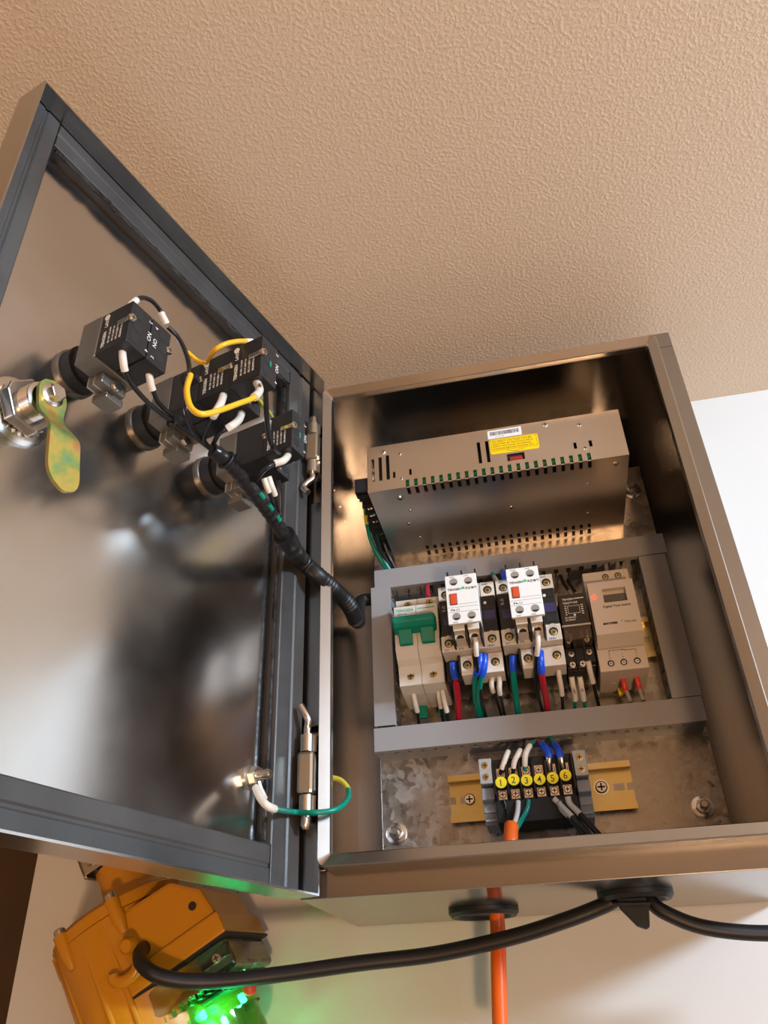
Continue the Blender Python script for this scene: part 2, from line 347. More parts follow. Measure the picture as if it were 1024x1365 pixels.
# ---------------------------------------------------------------- wire routes, in millimetres
WP = {
 'mcb1': [(59.2,100.0,158.8),(59.8,104.0,150.3),(59.9,112.0,144.4),(58.9,122.0,135.5)],
 'mcb2a': [(79.1,100.0,159.1),(79.1,104.0,151.9),(79.2,112.0,144.8),(78.8,122.0,134.7)],
 'mcb2b': [(82.8,98.0,156.7),(83.6,100.0,147.6),(84.0,106.0,141.1),(82.9,122.0,133.1)],
 'red1': [(95.3,74.0,168.9),(95.2,76.0,163.6),(95.3,84.0,156.3),(94.2,100.0,147.1),(91.0,122.0,135.9)],
 'gr1': [(117.1,66.0,169.8),(115.5,67.0,160.7),(111.1,76.0,154.6),(108.0,98.0,147.9),(108.9,122.0,135.3)],
 'gr1b': [(120.4,67.0,169.8),(118.7,68.0,159.6),(114.0,78.0,152.0),(109.9,100.0,145.4),(111.3,122.0,136.3)],
 'bk1': [(115.8,48.0,182.9),(116.0,50.0,175.3),(115.3,54.0,167.4),(113.9,68.0,157.1),(113.0,92.0,145.3),(113.6,122.0,134.9)],
 'sl1a': [(127.2,82.0,161.6),(123.0,84.0,156.2),(122.0,88.0,150.6),(124.0,104.0,145.3),(126.0,122.0,134.8)],
 'sl1b': [(128.8,82.0,160.2),(128.5,84.0,153.8),(127.5,88.0,148.2),(127.7,104.0,141.9),(128.3,122.0,134.6)],
 'gr2': [(141.3,74.0,169.0),(140.5,76.0,163.8),(139.3,84.0,154.4),(138.8,100.0,145.3),(138.3,122.0,134.8)],
 'red2': [(161.6,66.0,166.8),(160.9,66.0,157.4),(160.4,76.0,149.0),(161.3,100.0,142.9),(161.2,122.0,135.4)],
 'bk2': [(161.6,48.0,180.7),(161.6,50.0,173.2),(160.4,54.0,165.5),(156.6,70.0,155.9),(155.4,90.0,145.9),(158.1,122.0,134.5)],
 'sl2': [(173.4,82.0,159.9),(173.2,86.0,151.9),(173.6,96.0,144.9),(172.6,122.0,134.3)],
 'rl1': [(182.5,92.0,154.3),(182.6,96.0,148.6),(183.2,106.0,142.6),(181.3,122.0,135.2)],
 'rl2': [(188.5,92.0,153.6),(188.7,96.0,148.0),(189.4,106.0,142.0),(189.8,122.0,134.3)],
 'rl3': [(196.1,84.0,162.2),(196.7,90.0,156.1),(198.3,102.0,148.5),(201.0,122.0,133.1)],
 'tm1': [(220.8,104.0,154.5),(221.0,106.0,146.8),(223.1,112.0,141.6),(225.7,122.0,132.9)],
 'tm2': [(230.8,104.0,154.6),(231.3,106.0,148.1),(232.6,112.0,141.8),(235.3,122.0,133.1)],
 'tr1': [(77.1,95.0,237.1),(75.7,104.0,248.1),(73.7,118.0,264.4)],
 'tb1': [(196.2,98.0,218.8),(193.0,102.0,229.4),(190.1,112.0,243.3),(189.3,122.0,255.8)],
 'tb2': [(200.2,98.0,217.6),(196.9,103.0,230.7),(193.8,116.0,247.7)],
 'tg1': [(225.0,102.0,240.1),(226.4,108.0,250.2),(228.1,122.0,264.8)],
 'tg2': [(232.3,102.0,240.4),(235.6,108.0,250.2),(237.5,122.0,264.9)],
 'tg3': [(236.5,102.0,240.5),(240.3,108.0,249.5),(244.2,122.0,263.9)],
 'tu1': [(136.2,84.0,234.4),(135.2,92.0,242.9),(132.9,104.0,254.5),(131.1,118.0,268.1)],
 'tu2': [(141.8,84.0,235.0),(142.2,92.0,244.0),(141.3,104.0,256.1),(139.7,118.0,269.0)],
 't1': [(120.6,96.0,87.9),(124.5,92.0,95.1),(127.9,94.0,102.5),(131.4,112.0,114.7)],
 't2': [(129.8,96.0,87.6),(132.1,92.0,95.0),(136.8,94.0,102.8),(139.9,112.0,115.0)],
 't3': [(138.7,96.0,89.0),(139.8,92.0,95.9),(141.6,92.0,101.2),(145.5,98.0,108.1),(150.8,112.0,115.7)],
 't5': [(156.3,96.0,87.4),(156.7,92.0,93.3),(157.1,92.0,99.2),(154.0,98.0,106.2),(150.2,112.0,115.2)],
 't6': [(165.9,96.0,87.1),(165.4,92.0,93.6),(164.2,94.0,100.8),(160.4,112.0,115.9)],
 'b1': [(120.7,96.0,69.9),(122.5,96.0,62.5),(122.9,90.0,52.1),(124.3,80.0,45.1)],
 'b2': [(131.2,96.0,68.0),(129.9,94.0,60.4),(127.1,88.0,51.4),(125.4,80.0,45.0)],
 'b3': [(138.7,96.0,68.4),(136.9,96.0,62.4),(132.5,92.0,54.8),(127.9,82.0,46.2)],
 'or': [(125.1,84.0,49.7),(124.0,80.0,42.2),(122.7,78.0,34.3)],
 'c5': [(156.1,96.0,68.0),(159.7,96.0,63.6),(164.8,90.0,55.8),(175.8,80.0,39.4),(183.6,72.0,26.6)],
 'c6': [(166.1,96.0,68.2),(166.9,96.0,63.0),(171.9,90.0,55.3),(181.3,80.0,39.9),(190.3,72.0,26.2)],
 'c5b': [(159.4,94.0,65.2),(161.1,96.0,59.4),(166.2,90.0,51.8),(171.4,82.0,40.1),(176.1,74.0,27.5)],
 'p1': [(29.3,75.0,326.8),(27.0,90.0,318.3),(28.2,105.0,303.2),(36.0,118.0,287.4),(42.9,122.0,271.6)],
 'p2': [(33.7,85.0,318.1),(32.8,100.0,307.5),(35.4,112.0,294.3),(41.8,122.0,279.4)],
 'p3': [(31.5,80.0,323.3),(31.2,92.0,310.9),(35.6,108.0,295.9),(43.3,122.0,283.1)],
 'p4': [(36.2,105.0,315.5),(38.6,108.0,303.3),(42.1,116.0,291.6),(47.3,122.0,278.6)],
 'or2': [(111.2,84.0,12.6),(108.8,86.0,-2.8),(108.1,86.0,-18.2),(106.4,84.0,-39.3),(104.6,82.0,-65.3),(103.8,80.0,-86.1)],
 'cab': [(-125.5,62.0,-13.6),(-123.5,50.0,-17.2),(-118.3,40.0,-23.2),(-109.9,34.0,-29.0),(-100.7,36.0,-33.4),(-85.4,42.0,-36.2),(-63.6,50.0,-36.4),(-26.7,58.0,-33.9),(21.0,64.0,-29.9),(68.9,68.0,-26.9),(117.1,66.0,-20.3),(150.8,62.0,-13.3),(172.3,60.0,-7.6),(183.3,58.0,-3.8),(188.0,60.0,1.0)],
 'cab2': [(203.0,58.0,1.0),(206.5,56.0,-7.9),(214.1,56.0,-13.7),(229.2,58.0,-20.3),(249.8,60.0,-24.4),(274.9,62.0,-26.3),(308.7,64.0,-25.6)],
 'gnd': [(-9.1,-60.6,51.5),(-3.4,-65.6,43.3),(1.6,-63.0,39.0),(1.4,-24.0,45.3),(16.1,-26.0,43.3),(27.4,-20.0,45.5),(31.4,-8.0,53.5),(28.9,4.0,62.9),(23.0,10.0,70.1),(15.9,12.0,73.1),(11.3,14.0,72.5),(8.8,16.0,68.4)],
 'har': [(-9.9,-160.4,218.9),(-5.2,-152.1,217.6),(-0.5,-136.9,214.9),(4.8,-120.0,208.7),(8.5,-101.6,204.8),(10.8,-80.7,201.2),(4.1,-28.0,216.3),(14.2,-18.0,207.3),(22.1,0.0,203.2),(27.7,16.0,199.3),(29.4,30.0,193.3)],
 'har2': [(29.4,30.0,193.3),(24.8,60.0,206.4),(18.0,90.0,232.1),(15.8,112.0,250.9),(23.8,122.0,256.2)],
 's1a': [(-29.3,-236.2,230.2),(-27.4,-236.8,222.9),(-27.9,-231.4,218.6),(-26.8,-221.2,216.0),(-23.3,-203.5,215.7),(-16.3,-180.8,218.1),(-9.9,-160.4,218.9)],
 's1b': [(-24.3,-219.9,235.8),(-23.4,-217.2,229.4),(-23.8,-211.6,224.8),(-22.9,-202.1,221.0),(-16.3,-181.1,219.6),(-9.5,-159.1,218.7)],
 's1c': [(-29.6,-237.1,262.6),(-27.2,-236.2,267.0),(-26.1,-232.4,273.2),(-24.2,-226.3,276.9),(-23.7,-218.2,278.8),(-22.7,-214.8,276.0),(-21.6,-211.4,273.2)],
 's1d': [(-21.2,-210.1,272.0),(-17.6,-205.1,268.9),(-14.1,-200.8,261.6),(-11.3,-198.4,250.5),(-5.7,-207.3,226.2),(-2.7,-211.2,206.6),(-6.2,-195.5,207.2),(-9.9,-174.0,215.2),(-9.5,-159.2,219.7)],
 'y1': [(22.4,-191.2,268.8),(17.7,-199.4,261.9),(13.3,-207.0,253.3),(7.0,-206.9,249.7),(-2.2,-196.1,253.4)],
 'y2': [(-13.3,-198.3,261.5),(-8.4,-195.9,256.7),(-4.0,-195.1,254.1)],
 'y3': [(11.9,-238.4,202.4),(14.2,-244.4,187.1),(17.9,-245.8,175.0),(22.7,-244.0,171.0),(27.1,-236.6,178.0),(31.3,-223.0,193.1),(34.6,-212.5,205.2),(33.6,-202.5,219.3),(28.9,-197.2,231.3),(25.6,-194.5,235.6)],
 'wa': [(9.1,-193.4,228.6),(11.2,-200.4,216.3),(10.0,-203.9,206.4),(2.9,-193.3,209.8),(-7.1,-178.2,213.0),(-8.8,-163.7,216.3)],
 'wb': [(12.9,-174.8,231.9),(14.6,-182.8,218.4),(12.4,-189.8,208.0),(2.7,-180.5,213.0),(-7.3,-165.6,218.9)],
 'bk3': [(31.6,-188.7,230.6),(28.6,-178.1,227.5),(25.8,-166.9,223.5),(24.8,-156.6,219.5),(24.8,-143.2,222.9)],
 'wc': [(22.3,-131.2,236.4),(26.4,-131.4,230.8),(26.2,-138.7,220.4),(21.4,-140.7,217.6),(16.6,-142.5,213.3),(7.3,-132.1,214.0)],
 'y4': [(23.7,-180.4,234.4),(19.8,-159.3,246.7),(15.9,-138.3,258.9),(11.2,-119.8,269.9)],
 'wd': [(10.8,-121.1,223.3),(11.8,-117.8,218.5),(12.0,-110.5,215.4),(11.1,-99.8,211.1)],
 'we': [(9.5,-125.3,219.5),(10.5,-121.9,214.8),(10.9,-114.1,212.1),(10.2,-102.8,208.3)],
 'wf': [(13.8,-111.5,227.1),(13.3,-106.3,222.0),(11.6,-98.2,210.3)],
}
# cable seen inside the enclosure and below it is one run
OR = WP['or'][:3] + [(118, 84, 20)] + [(108, 88, 4)] + WP['or2'][1:]
# ================================================================ the room
def slab(name, b, mat):
    o = obj(name, B(b), mat); o['kind'] = 'structure'; return o
slab('ceiling', (-2200, 2600, -3600, 900, 445, 470), CEIL)
slab('wall_back', (-280, 2600, 152, 190, -2000, 445), WALLM)
slab('wall_recess', (-2200, 2600, 700, 730, -2000, 445), BROWN)
slab('wall_left', (-2230, -2200, -3600, 730, -2000, 445), TAN)
slab('wall_right', (2600, 2630, -3600, 190, -2000, 445), TAN)
slab('wall_front', (-2200, 2600, -3630, -3600, -2000, 445), TAN)
slab('floor', (-2230, 2630, -3630, 730, -2030, -2000), FLOORM)

# ================================================================ enclosure (origin: its outer bottom left front corner)
enc = empty('electrical_enclosure', 'open brushed stainless steel control enclosure mounted on the white wall', 'enclosure')
bm = bmesh.new()
for b in ((0, 1.5, 1.5, 150, 0, 400), (298.5, 300, 1.5, 150, 0, 400), (1.5, 298.5, 1.5, 150, 0, 1.5), (1.5, 298.5, 1.5, 150, 398.5, 400)): box(bm, *b)
obj('body', bm, STEEL, enc)
obj('back_panel', B((1.5, 298.5, 148.5, 150.5, 1.5, 398.5)), STEEL, enc)
obj('flange', frame(bmesh.new(), 0, 300, 0, 400, 15.2, 0, 1.5), STEEL, enc, bevel=.4)
bm = bmesh.new()
def rr(x0, x1, z0, z1, r, n=4):
    return circ(x1 - r, z1 - r, r, n, 0, 90) + circ(x0 + r, z1 - r, r, n, 90, 180) + circ(x0 + r, z0 + r, r, n, 180, 270) + circ(x1 - r, z0 + r, r, n, 270, 360)
def ring(bm, loops):       # loops: list of (poly, y); stitched into a continuous folded sheet
    vs = [[bm.verts.new((x, y, z)) for x, z in poly] for poly, y in loops]
    for a, b in zip(vs, vs[1:]):
        k = len(a)
        for i in range(k): bm.faces.new((a[i], a[(i + 1) % k], b[(i + 1) % k], b[i]))
ring(bm, [(rr(15, 285, 15, 385, 4), 0), (rr(15, 285, 15, 385, 4), -15.4), (rr(15.4, 284.6, 15.4, 384.6, 4), -16), (rr(21.2, 278.8, 21.2, 378.8, 1.5), -12.6), (rr(21.6, 278.4, 21.6, 378.4, 1.2), -12), (rr(21.6, 278.4, 21.6, 378.4, 1.2), -8)])
lip = obj('rain_lip', bm, STEELX, enc)
sd = lip.modifiers.new('solid', 'SOLIDIFY'); sd.thickness = 0.0012; sd.offset = 0
for x, y, z in ((14, 50, 360), (14, 62, 340), (14, 74, 322), (14, 86, 306), (14, 96, 292)):
    pass
for k, (y, z) in enumerate(((30, 360), (52, 352), (74, 346), (94, 341), (112, 336))):       # weld dimples on the two sides
    screw(enc, (1.5, y, z), 1.3, CHROME, (0, 0, R(90)), 'weld_dot', 0.9, cross=False)
    screw(enc, (298.5, y, z + 6), 1.3, STEEL, (0, 0, R(-90)), 'weld_dot', 0.9, cross=False)
# mounting plate
pl = empty('mounting_plate', 'mottled galvanised steel mounting plate at the back of the enclosure', 'plate', (23, 138, 40))
obj('plate', B((0, 255, 0, 1.6, 0, 328)), GALV, pl, bevel=.3)
for x, z in ((11, 21), (239, 22.5), (243, 301), (11, 301)):
    obj('standoff', cyl(bmesh.new(), (0, 0, 0), 5, 0, 9, 'y', 16), STEEL, pl, True, loc=(x, 1.6, z))
def nut(label, x, z, big=1.0):
    t = empty('hex_nut', label, 'nut', (x, 138, z), group='nuts holding the mounting plate')
    obj('washer', lathe(bmesh.new(), [(8.2, 0), (8.2, -1), (7.4, -1.4)], axis='y', n=24), CHROME, t, True)
    obj('nut', prism(bmesh.new(), circ(0, 0, 5.6, 6, 15), -5.6, -1.4, 'y'), CHROME, t, bevel=.5)
    obj('stud', lathe(bmesh.new(), [(3, -1.4), (3, -10.5), (2.3, -11.5)], axis='y', n=16), SCREW, t, True)
nut('hex nut on a threaded stud in the lower left corner of the plate', 34.2, 60.8)
nut('hex nut on a threaded stud in the lower right corner of the plate', 261.6, 62.5)
nut('hex nut on a threaded stud beside the right end of the power supply', 266, 341.5)

# ================================================================ wire ducts
def duct(label, x0, x1, z0, z1, horiz, yf=108, low=False):
    t = empty('wire_duct', label, 'duct', (x0, 138, z0), group=None)
    L_, Wd_ = (x1 - x0, z1 - z0) if horiz else (z1 - z0, x1 - x0)
    D_ = 138 - yf
    def mp(b):      # along, across, depth -> local box
        a0, a1, c0, c1, d0, d1 = b
        return (a0, a1, d0, d1, c0, c1) if horiz else (c0, c1, d0, d1, a0, a1)
    bm = bmesh.new()
    box(bm, *mp((0, L_, .6, Wd_ - .6, -1.2, 0)))
    n = int(L_ // 10.4); st = L_ / n
    for c0, c1 in ((.6, 1.9), (Wd_ - 1.9, Wd_ - .6)):
        for q in cells([0, L_], [-(D_ - 4), -1.2], ([(i * st + 3.2, i * st + 7.6, -(D_ - 6), -13) for i in range(n)] + [(i * st + 4.6, i * st + 6.2, -13, -6) for i in range(n)] if not low or c0 > 1 else [(i * st + 3.4, i * st + 7.4, -20, -15.6) for i in range(n)] + [(i * st + 4.4, i * st + 6.2, -22.4, -20) for i in range(n)])):
            box(bm, *mp((q[0], q[1], c0, c1, q[2], q[3])))
    obj('slotted_body', bm, DUCTD, t)
    bm = bmesh.new()
    for b in ((0, L_, 0, Wd_, -D_, -D_ + 1.4), (0, L_, 0, .6, -D_ + 1.4, -D_ + 6), (0, L_, Wd_ - .6, Wd_, -D_ + 1.4, -D_ + 6)): box(bm, *mp(b))
    obj('cover', bm, DUCT, t, bevel=.45)
    return t
duct('grey wire duct running across under the power supply', 28.7, 277, 258.4, 277, True)
duct('grey wire duct running across above the terminal strip', 24.6, 274.5, 116.3, 135, True, low=True)
duct('grey upright wire duct left of the circuit breaker', 25.5, 42.6, 136, 259.5, False, 106.5)
duct('grey upright wire duct right of the time switch', 253.6, 275, 135.5, 257.6, False)

# ================================================================ DIN rails
def rail(label, x0, x1, zc, slots=()):
    t = empty('din_rail', label, 'rail', (x0, 138, zc))
    L_ = x1 - x0
    bm = bmesh.new()
    prism(bm, [(-7.5, 17.5), (-7.5, 12.9), (-6.5, 12.9), (-1, 12.9), (-1, -12.9), (-7.5, -12.9), (-7.5, -17.5), (-6.5, -17.5), (-6.5, -13.9), (0, -13.9), (0, 13.9), (-6.5, 13.9), (-6.5, 17.5)][::1], 0, L_, 'x')
    obj('rail', bm, GOLD, t)
    for s0, s1 in slots:
        obj('slot', B((s0, s1, -1.15, -.9, -2.6, 2.6)), GALV, t)
    return t
rail('long gold zinc DIN rail carrying the breaker and contactors', 44, 253, 196, [(203.5, 208)])
lr = rail('short gold zinc DIN rail carrying the numbered terminal strip', 77.6, 216, 81.5, [(0, 4.5), (8, 17), (124, 132), (134, 138.4)])
screw(lr, (15.2, -1, 0), 4.3, CHROME); screw(lr, (115, -1, 0.8), 4.6, SCREW)
lr_w = obj('washer', lathe(bmesh.new(), [(5.6, 0), (5.6, -.5)], axis='y', n=20), CHROME, lr, True, loc=(115, -1, .8))

# ================================================================ power supply (thing origin at its rear bottom left)
ps = empty('power_supply', 'slotted metal power supply box with a yellow warning sticker', 'power supply', (43, 138, 302))
PW, PH, PD = 208, 44.6, 115
# front plate, local y = -PD
fs = [31.6 + i * 6.9 for i in range(22)]                 # edge slots
holes = [(x, x + 2.9, 0, 7.2) for x in fs]
holes += [(2.6 + 4.6 + i * 5.9 - 4.4, 2.6 + 4.6 + i * 5.9 - 1.6, 10, 33) for i in range(3)]
holes = [(x, x + 2.9, 0, 7.2) for x in fs] + [(3.4 + i * 6.3, 6.2 + i * 6.3, 10, 33 + i) for i in range(3)] + [(21.4, 23.4, 11, 17), (35, 37, 11.5, 17.5)]
holes += [(92.2, 94.9, 12.5, 34), (99, 101.7, 12.5, 34), (115, 129, 10.5, 17.5), (168, 170.4, 13, 19), (180, 182.4, 13, 19)]
bm = bmesh.new()
for q in cells([0, PW], [.9, PH], holes): box(bm, q[0], q[1], -PD, -PD + 1.1, q[2], q[3])
obj('front_plate', bm, PSUST, ps)
bh = [(x, x + 2.9, -PD + 1.1, -PD + 11) for x in fs] + [(x, x + 2.9, -10, -2.2) for x in fs] + [(x, x + 2.9, -19, -12.5) for x in fs]
bm = bmesh.new()
for q in cells([0, PW], [-PD + .9, 0], bh): box(bm, q[0], q[1], q[2], q[3], 0, 1.1)
obj('bottom_plate', bm, PSUST, ps)
bm = bmesh.new()
ed = [0] + [v for x in fs for v in (x, x + 2.9)] + [PW]
for a_, b_ in zip(ed[::2], ed[1::2]): lathe(bm, [(1.0, a_), (1.0, b_)], (0, -PD + 1, 1.0), 'x', 16)
obj('folded_edge', bm, PSUST, ps, True)
obj('top_plate', B((0, PW, -PD, 0, PH, PH + 1.1)), PSUST, ps)
obj('end_plate', B((PW - 1.1, PW, -PD + 1.1, 0, 1.1, PH)), PSUST, ps)
obj('interior', B((10, PW - 6, -PD + 9, -3, 4.5, PH - 2)), DARK, ps)
obj('circuit_board', B((8, PW - 3, -PD + 2.4, -PD + 4, 3.6, 12.5)), PCB, ps)
for x, z, r_ in ((14, 39, 2.2), (28, 34.3, 1.5), (28.2, 9.2, 1.3), (149, 41.5, 2.3), (175.6, 36, 2.0), (176.4, 12.2, 1.8)):
    screw(ps, (x, -PD, z), r_, CHROME)
RB = (R(90), 0, 0)
for x, y, r_ in ((24, -100.5, 2.6), (29, -80, 1.6), (112.5, -63, 1.8), (176.6, -82, 1.5), (176.8, -36, 1.6), (198, -105, 2.4), (24, -60, 1.4), (29.5, -35, 1.3)):
    screw(ps, (x, y, 0), r_, CHROME, RB)
lb = obj('warning_sticker', prism(bmesh.new(), rr(0, 39, 0, 15, 1.6), -.16, 0, 'y'), LBLY, ps, loc=(102.6, -PD, 19.4))
lb.rotation_euler = (0, R(0.6), 0)
for i, s_ in enumerate(('AC INPUT VOLTAGE CAN BE', 'SELECTED BY SWITCH.CHECK', 'INPUT VOLTAGE AVOIDING', 'DAMAGE BEFORE POWER ON.')):
    text('lettering', s_, 2.25, INK, lb, (2.2, -.18, 11.6 - i * 2.5), wscale=1.08)
obj('printed_border', frame(bmesh.new(), 1.2, 37.8, 3.1, 14.1, .22, -.2, -.15), INK, lb)
bm = bmesh.new(); prism(bm, [(13, 2.6), (20, .9), (27, 2.6), (27, 2.3), (20, .5), (13, 2.3)], -.2, -.15, 'y'); obj('printed_arrow', bm, INK, lb)
wl = obj('barcode_sticker', B((0, 27.6, -.1, 0, 0, 8.5)), LBLW, ps, loc=(102, -PD, 35.2))
bm = bmesh.new(); x = 2.0
while x < 25.5:
    d_ = random.choice((.25, .4, .7)); box(bm, x, x + d_, -.16, -.1, 3.2, 7); x += d_ + random.choice((.3, .5))
obj('barcode', bm, INK, wl); text('lettering', 'S 2 1 0 5 0 4', 1.4, INK, wl, (6, -.12, 1.2))
obj('voltage_switch', B((117, 127, -PD + .6, -PD + 4, 10.7, 15)), REDD, ps, bevel=.3)
obj('switch_housing', B((114, 130, -PD + 2, -PD + 5, 9.5, 18.5)), BLACKM, ps)
ts = obj('terminal_strip', B((-9, 0, -PD + 4, -8, 6, 14)), BLACKM, ps)
bm = bmesh.new()
for i in range(10): box(bm, -10.5, 0, -PD + 4 + i * 10.6, -PD + 5.6 + i * 10.6, 3, 18)
obj('barrier', bm, BLACKM, ts)
obj('terminal_cover', B((-11.5, 0, -PD + 1.5, -PD + 12, 3, 16)), BLACKM, ps, bevel=.5)
for i in (2, 3, 4, 6): screw(ts, (-5, -PD + 9.3 + i * 10.6, 6), 2.6, CHROME, RB, 'terminal_screw')

# ================================================================ circuit breaker
mc = empty('circuit_breaker', 'two pole white circuit breaker with a teal tied toggle', 'circuit breaker', (50.6, 130, 196))
prof = [(0, 40), (-44, 37), (-44, 26), (-55, 26), (-55, -11), (-50, -18), (-45, -22), (-43.6, -37), (-30, -39.5), (-12, -41), (0, -41)]
for i in range(2):
    bm = bmesh.new(); prism(bm, prof, 18 * i + .12, 18 * i + 17.88, 'x')
    c_ = obj('pole_casing', bm, BREAK, mc, bevel=.5)
for i in range(2):
    screw(mc, (9.6 + 18 * i, -43.9, -29.5), 3.4, BRASS, None, 'terminal_screw', .5)
    obj('screw_well', lathe(bmesh.new(), [(4.8, 0), (4.8, -.5), (3.5, -.5), (3.5, 0)], axis='y', n=24, cap=False), BREAK, mc, True, loc=(9.6 + 18 * i, -43.7, -29.5))
    screw(mc, (10.5 + 18 * i, -44, 31.5), 3.6, BRASS, None, 'terminal_screw', .5)
    obj('trip_flag', B((7 + 18 * i, 10 + 18 * i, -55.2, -54.8, 12.2, 13.8)), REDD, mc)
    obj('din_clip', B((7.5 + 17 * i, 15.5 + 17 * i, -7, -3, -51, -41), (9.5 + 17 * i, 13.5 + 17 * i, -8.5, -7, -49, -44)), GREEN, mc, bevel=.6)
    bm = bmesh.new(); prism(bm, [(-55, -9), (-57.5, -8), (-64, 5), (-66, 9), (-60, 10.5), (-55, 9)], 0, 10.5, 'x')
    obj('toggle', bm, GREEN, mc, bevel=.6, loc=(4.2 + 17.6 * i, 0, 0))
tb_ = bmesh.new(); prism(tb_, [(-56, .5), (-58, 0), (-65, 3), (-69, 7), (-68.5, 11.5), (-62, 12), (-56, 11)], 0, 34, 'x')
obj('toggle_bar', tb_, GREEN, mc, bevel=1.6, loc=(.6, 0, 0))
obj('printed_stripe', B((19.5, 33.5, -55.1, -55, 22.2, 23)), TEAL, mc)
text('lettering', 'TENGEN', 3.4, TEAL, mc, (1.5, -55.05, 21), wscale=1.1, bold=.06)
text('lettering', 'TGB1N-63', 1.9, INK, mc, (2.2, -55.05, 18.3)); text('lettering', 'C16', 2.9, INK, mc, (2.2, -55.05, 14.7), bold=.05)
text('lettering', 'CE', 2.0, INK, mc, (12.4, -55.05, 13.2)); text('lettering', '®', 2.2, INK, mc, (13.0, -55.05, 15.6))
for z in (-13.5, -19.5): obj('moulded_ridge', B((.3, 35.7, -52 + (5 if z < -15 else 0), -44, z, z + .5)), BREAK, mc)

# ================================================================ contactors
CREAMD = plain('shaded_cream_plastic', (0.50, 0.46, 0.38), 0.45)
def well(t, x, y, z, rim=None, r_=3.3):
    w_ = obj('terminal_well', lathe(bmesh.new(), [(r_, 0), (r_, -.3)], axis='y', n=20), DARK, t, True, loc=(x, y, z))
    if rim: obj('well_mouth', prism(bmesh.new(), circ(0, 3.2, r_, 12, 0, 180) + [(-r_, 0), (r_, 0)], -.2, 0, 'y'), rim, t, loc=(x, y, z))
    screw(w_, (0, -.3, -.7), r_ * .72, BRASS, None, 'terminal_screw', .4)

def contactor(label, x0):
    t = empty('contactor', label, 'contactor', (x0, 130, 196))
    obj('base', B((.3, 44.7, -38, 0, -37, 39)), BLACK, t, bevel=.6)
    obj('front_body', B((.5, 44.5, -66, -38, -9.5, 21)), BLACK, t, bevel=.8)
    for a, b in ((.3, 11.3), (11.7, 22.2), (22.6, 33.2), (33.6, 44.7)): obj('upper_terminal', B((a, b, -64, -38, 21, 34)), CREAM, t, bevel=.4)
    obj('lower_terminal_block', B((.3, 44.7, -68.5, -38, -23.5, -10.5)), CREAM, t, bevel=.5)
    for a, b in ((12.6, 22.4), (24, 44.7)): obj('lower_terminal', B((a, b, -59, -38, -39.5, -24)), CREAM, t, bevel=.6)
    obj('terminal_recess', B((.6, 12.4, -50, -38, -40, -24)), DARK, t)
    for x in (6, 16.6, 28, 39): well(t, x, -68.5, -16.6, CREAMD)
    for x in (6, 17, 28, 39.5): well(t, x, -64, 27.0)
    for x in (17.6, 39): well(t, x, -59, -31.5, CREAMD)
    for x in (9.6, 20.7, 31.4): obj('barrier_fin', B((x, x + 1.2, -78, -62, 34, 39.5), (x, x + 1.2, -66, -38, 33.9, 39.5)), BLACK, t)
    for x in (11.2, 22.6): obj('barrier_fin', B((x, x + 1.3, -61, -38, -38, -24)), BLACK, t)
    for x, s_ in ((2.6, '2T1'), (13.2, '4T2'), (24.6, '6T3'), (34.4, '14NO')): text('lettering', s_, 2.2, INKB, t, (x, -68.55, -22.9), bold=.07)
    for x, s_ in ((2.6, '1L1'), (13.2, '3L2'), (24.6, '5L3'), (34.6, '13NO')): text('lettering', s_, 2.0, INKB, t, (x, -64.05, 31.3), bold=.05)
    text('lettering', 'CJ', 2.6, INKW, t, (2.6, -66.05, 14.5)); text('lettering', '09', 2.6, INKW, t, (2.6, -66.05, 11.2))
    obj('violet_window', B((34.2, 43.4, -66.3, -65.8, .6, 8.2)), PURP, t, label='violet window'); obj('violet_window', B((3, 9.2, -66.3, -65.8, -.6, 7.4)), PURP, t, label='violet window')
    obj('moulded_panel', B((35, 43, -66.4, -65.8, -7.5, -1.2)), BLACKM, t, bevel=.3); screw(t, (36.5, -66, 15), 1.2, INKW, None, 'rivet', .2, cross=False)
    obj('moulded_panel', B((39, 43, -66.4, -65.8, 13, 17)), BLACKM, t, bevel=.2)
    return t
contactor('black and cream contactor beside the circuit breaker', 88.7)
contactor('black and cream contactor beside the clear relay', 134.6)
WELLG = plain('shadowy_plastic', (0.26, 0.24, 0.20), 0.5)
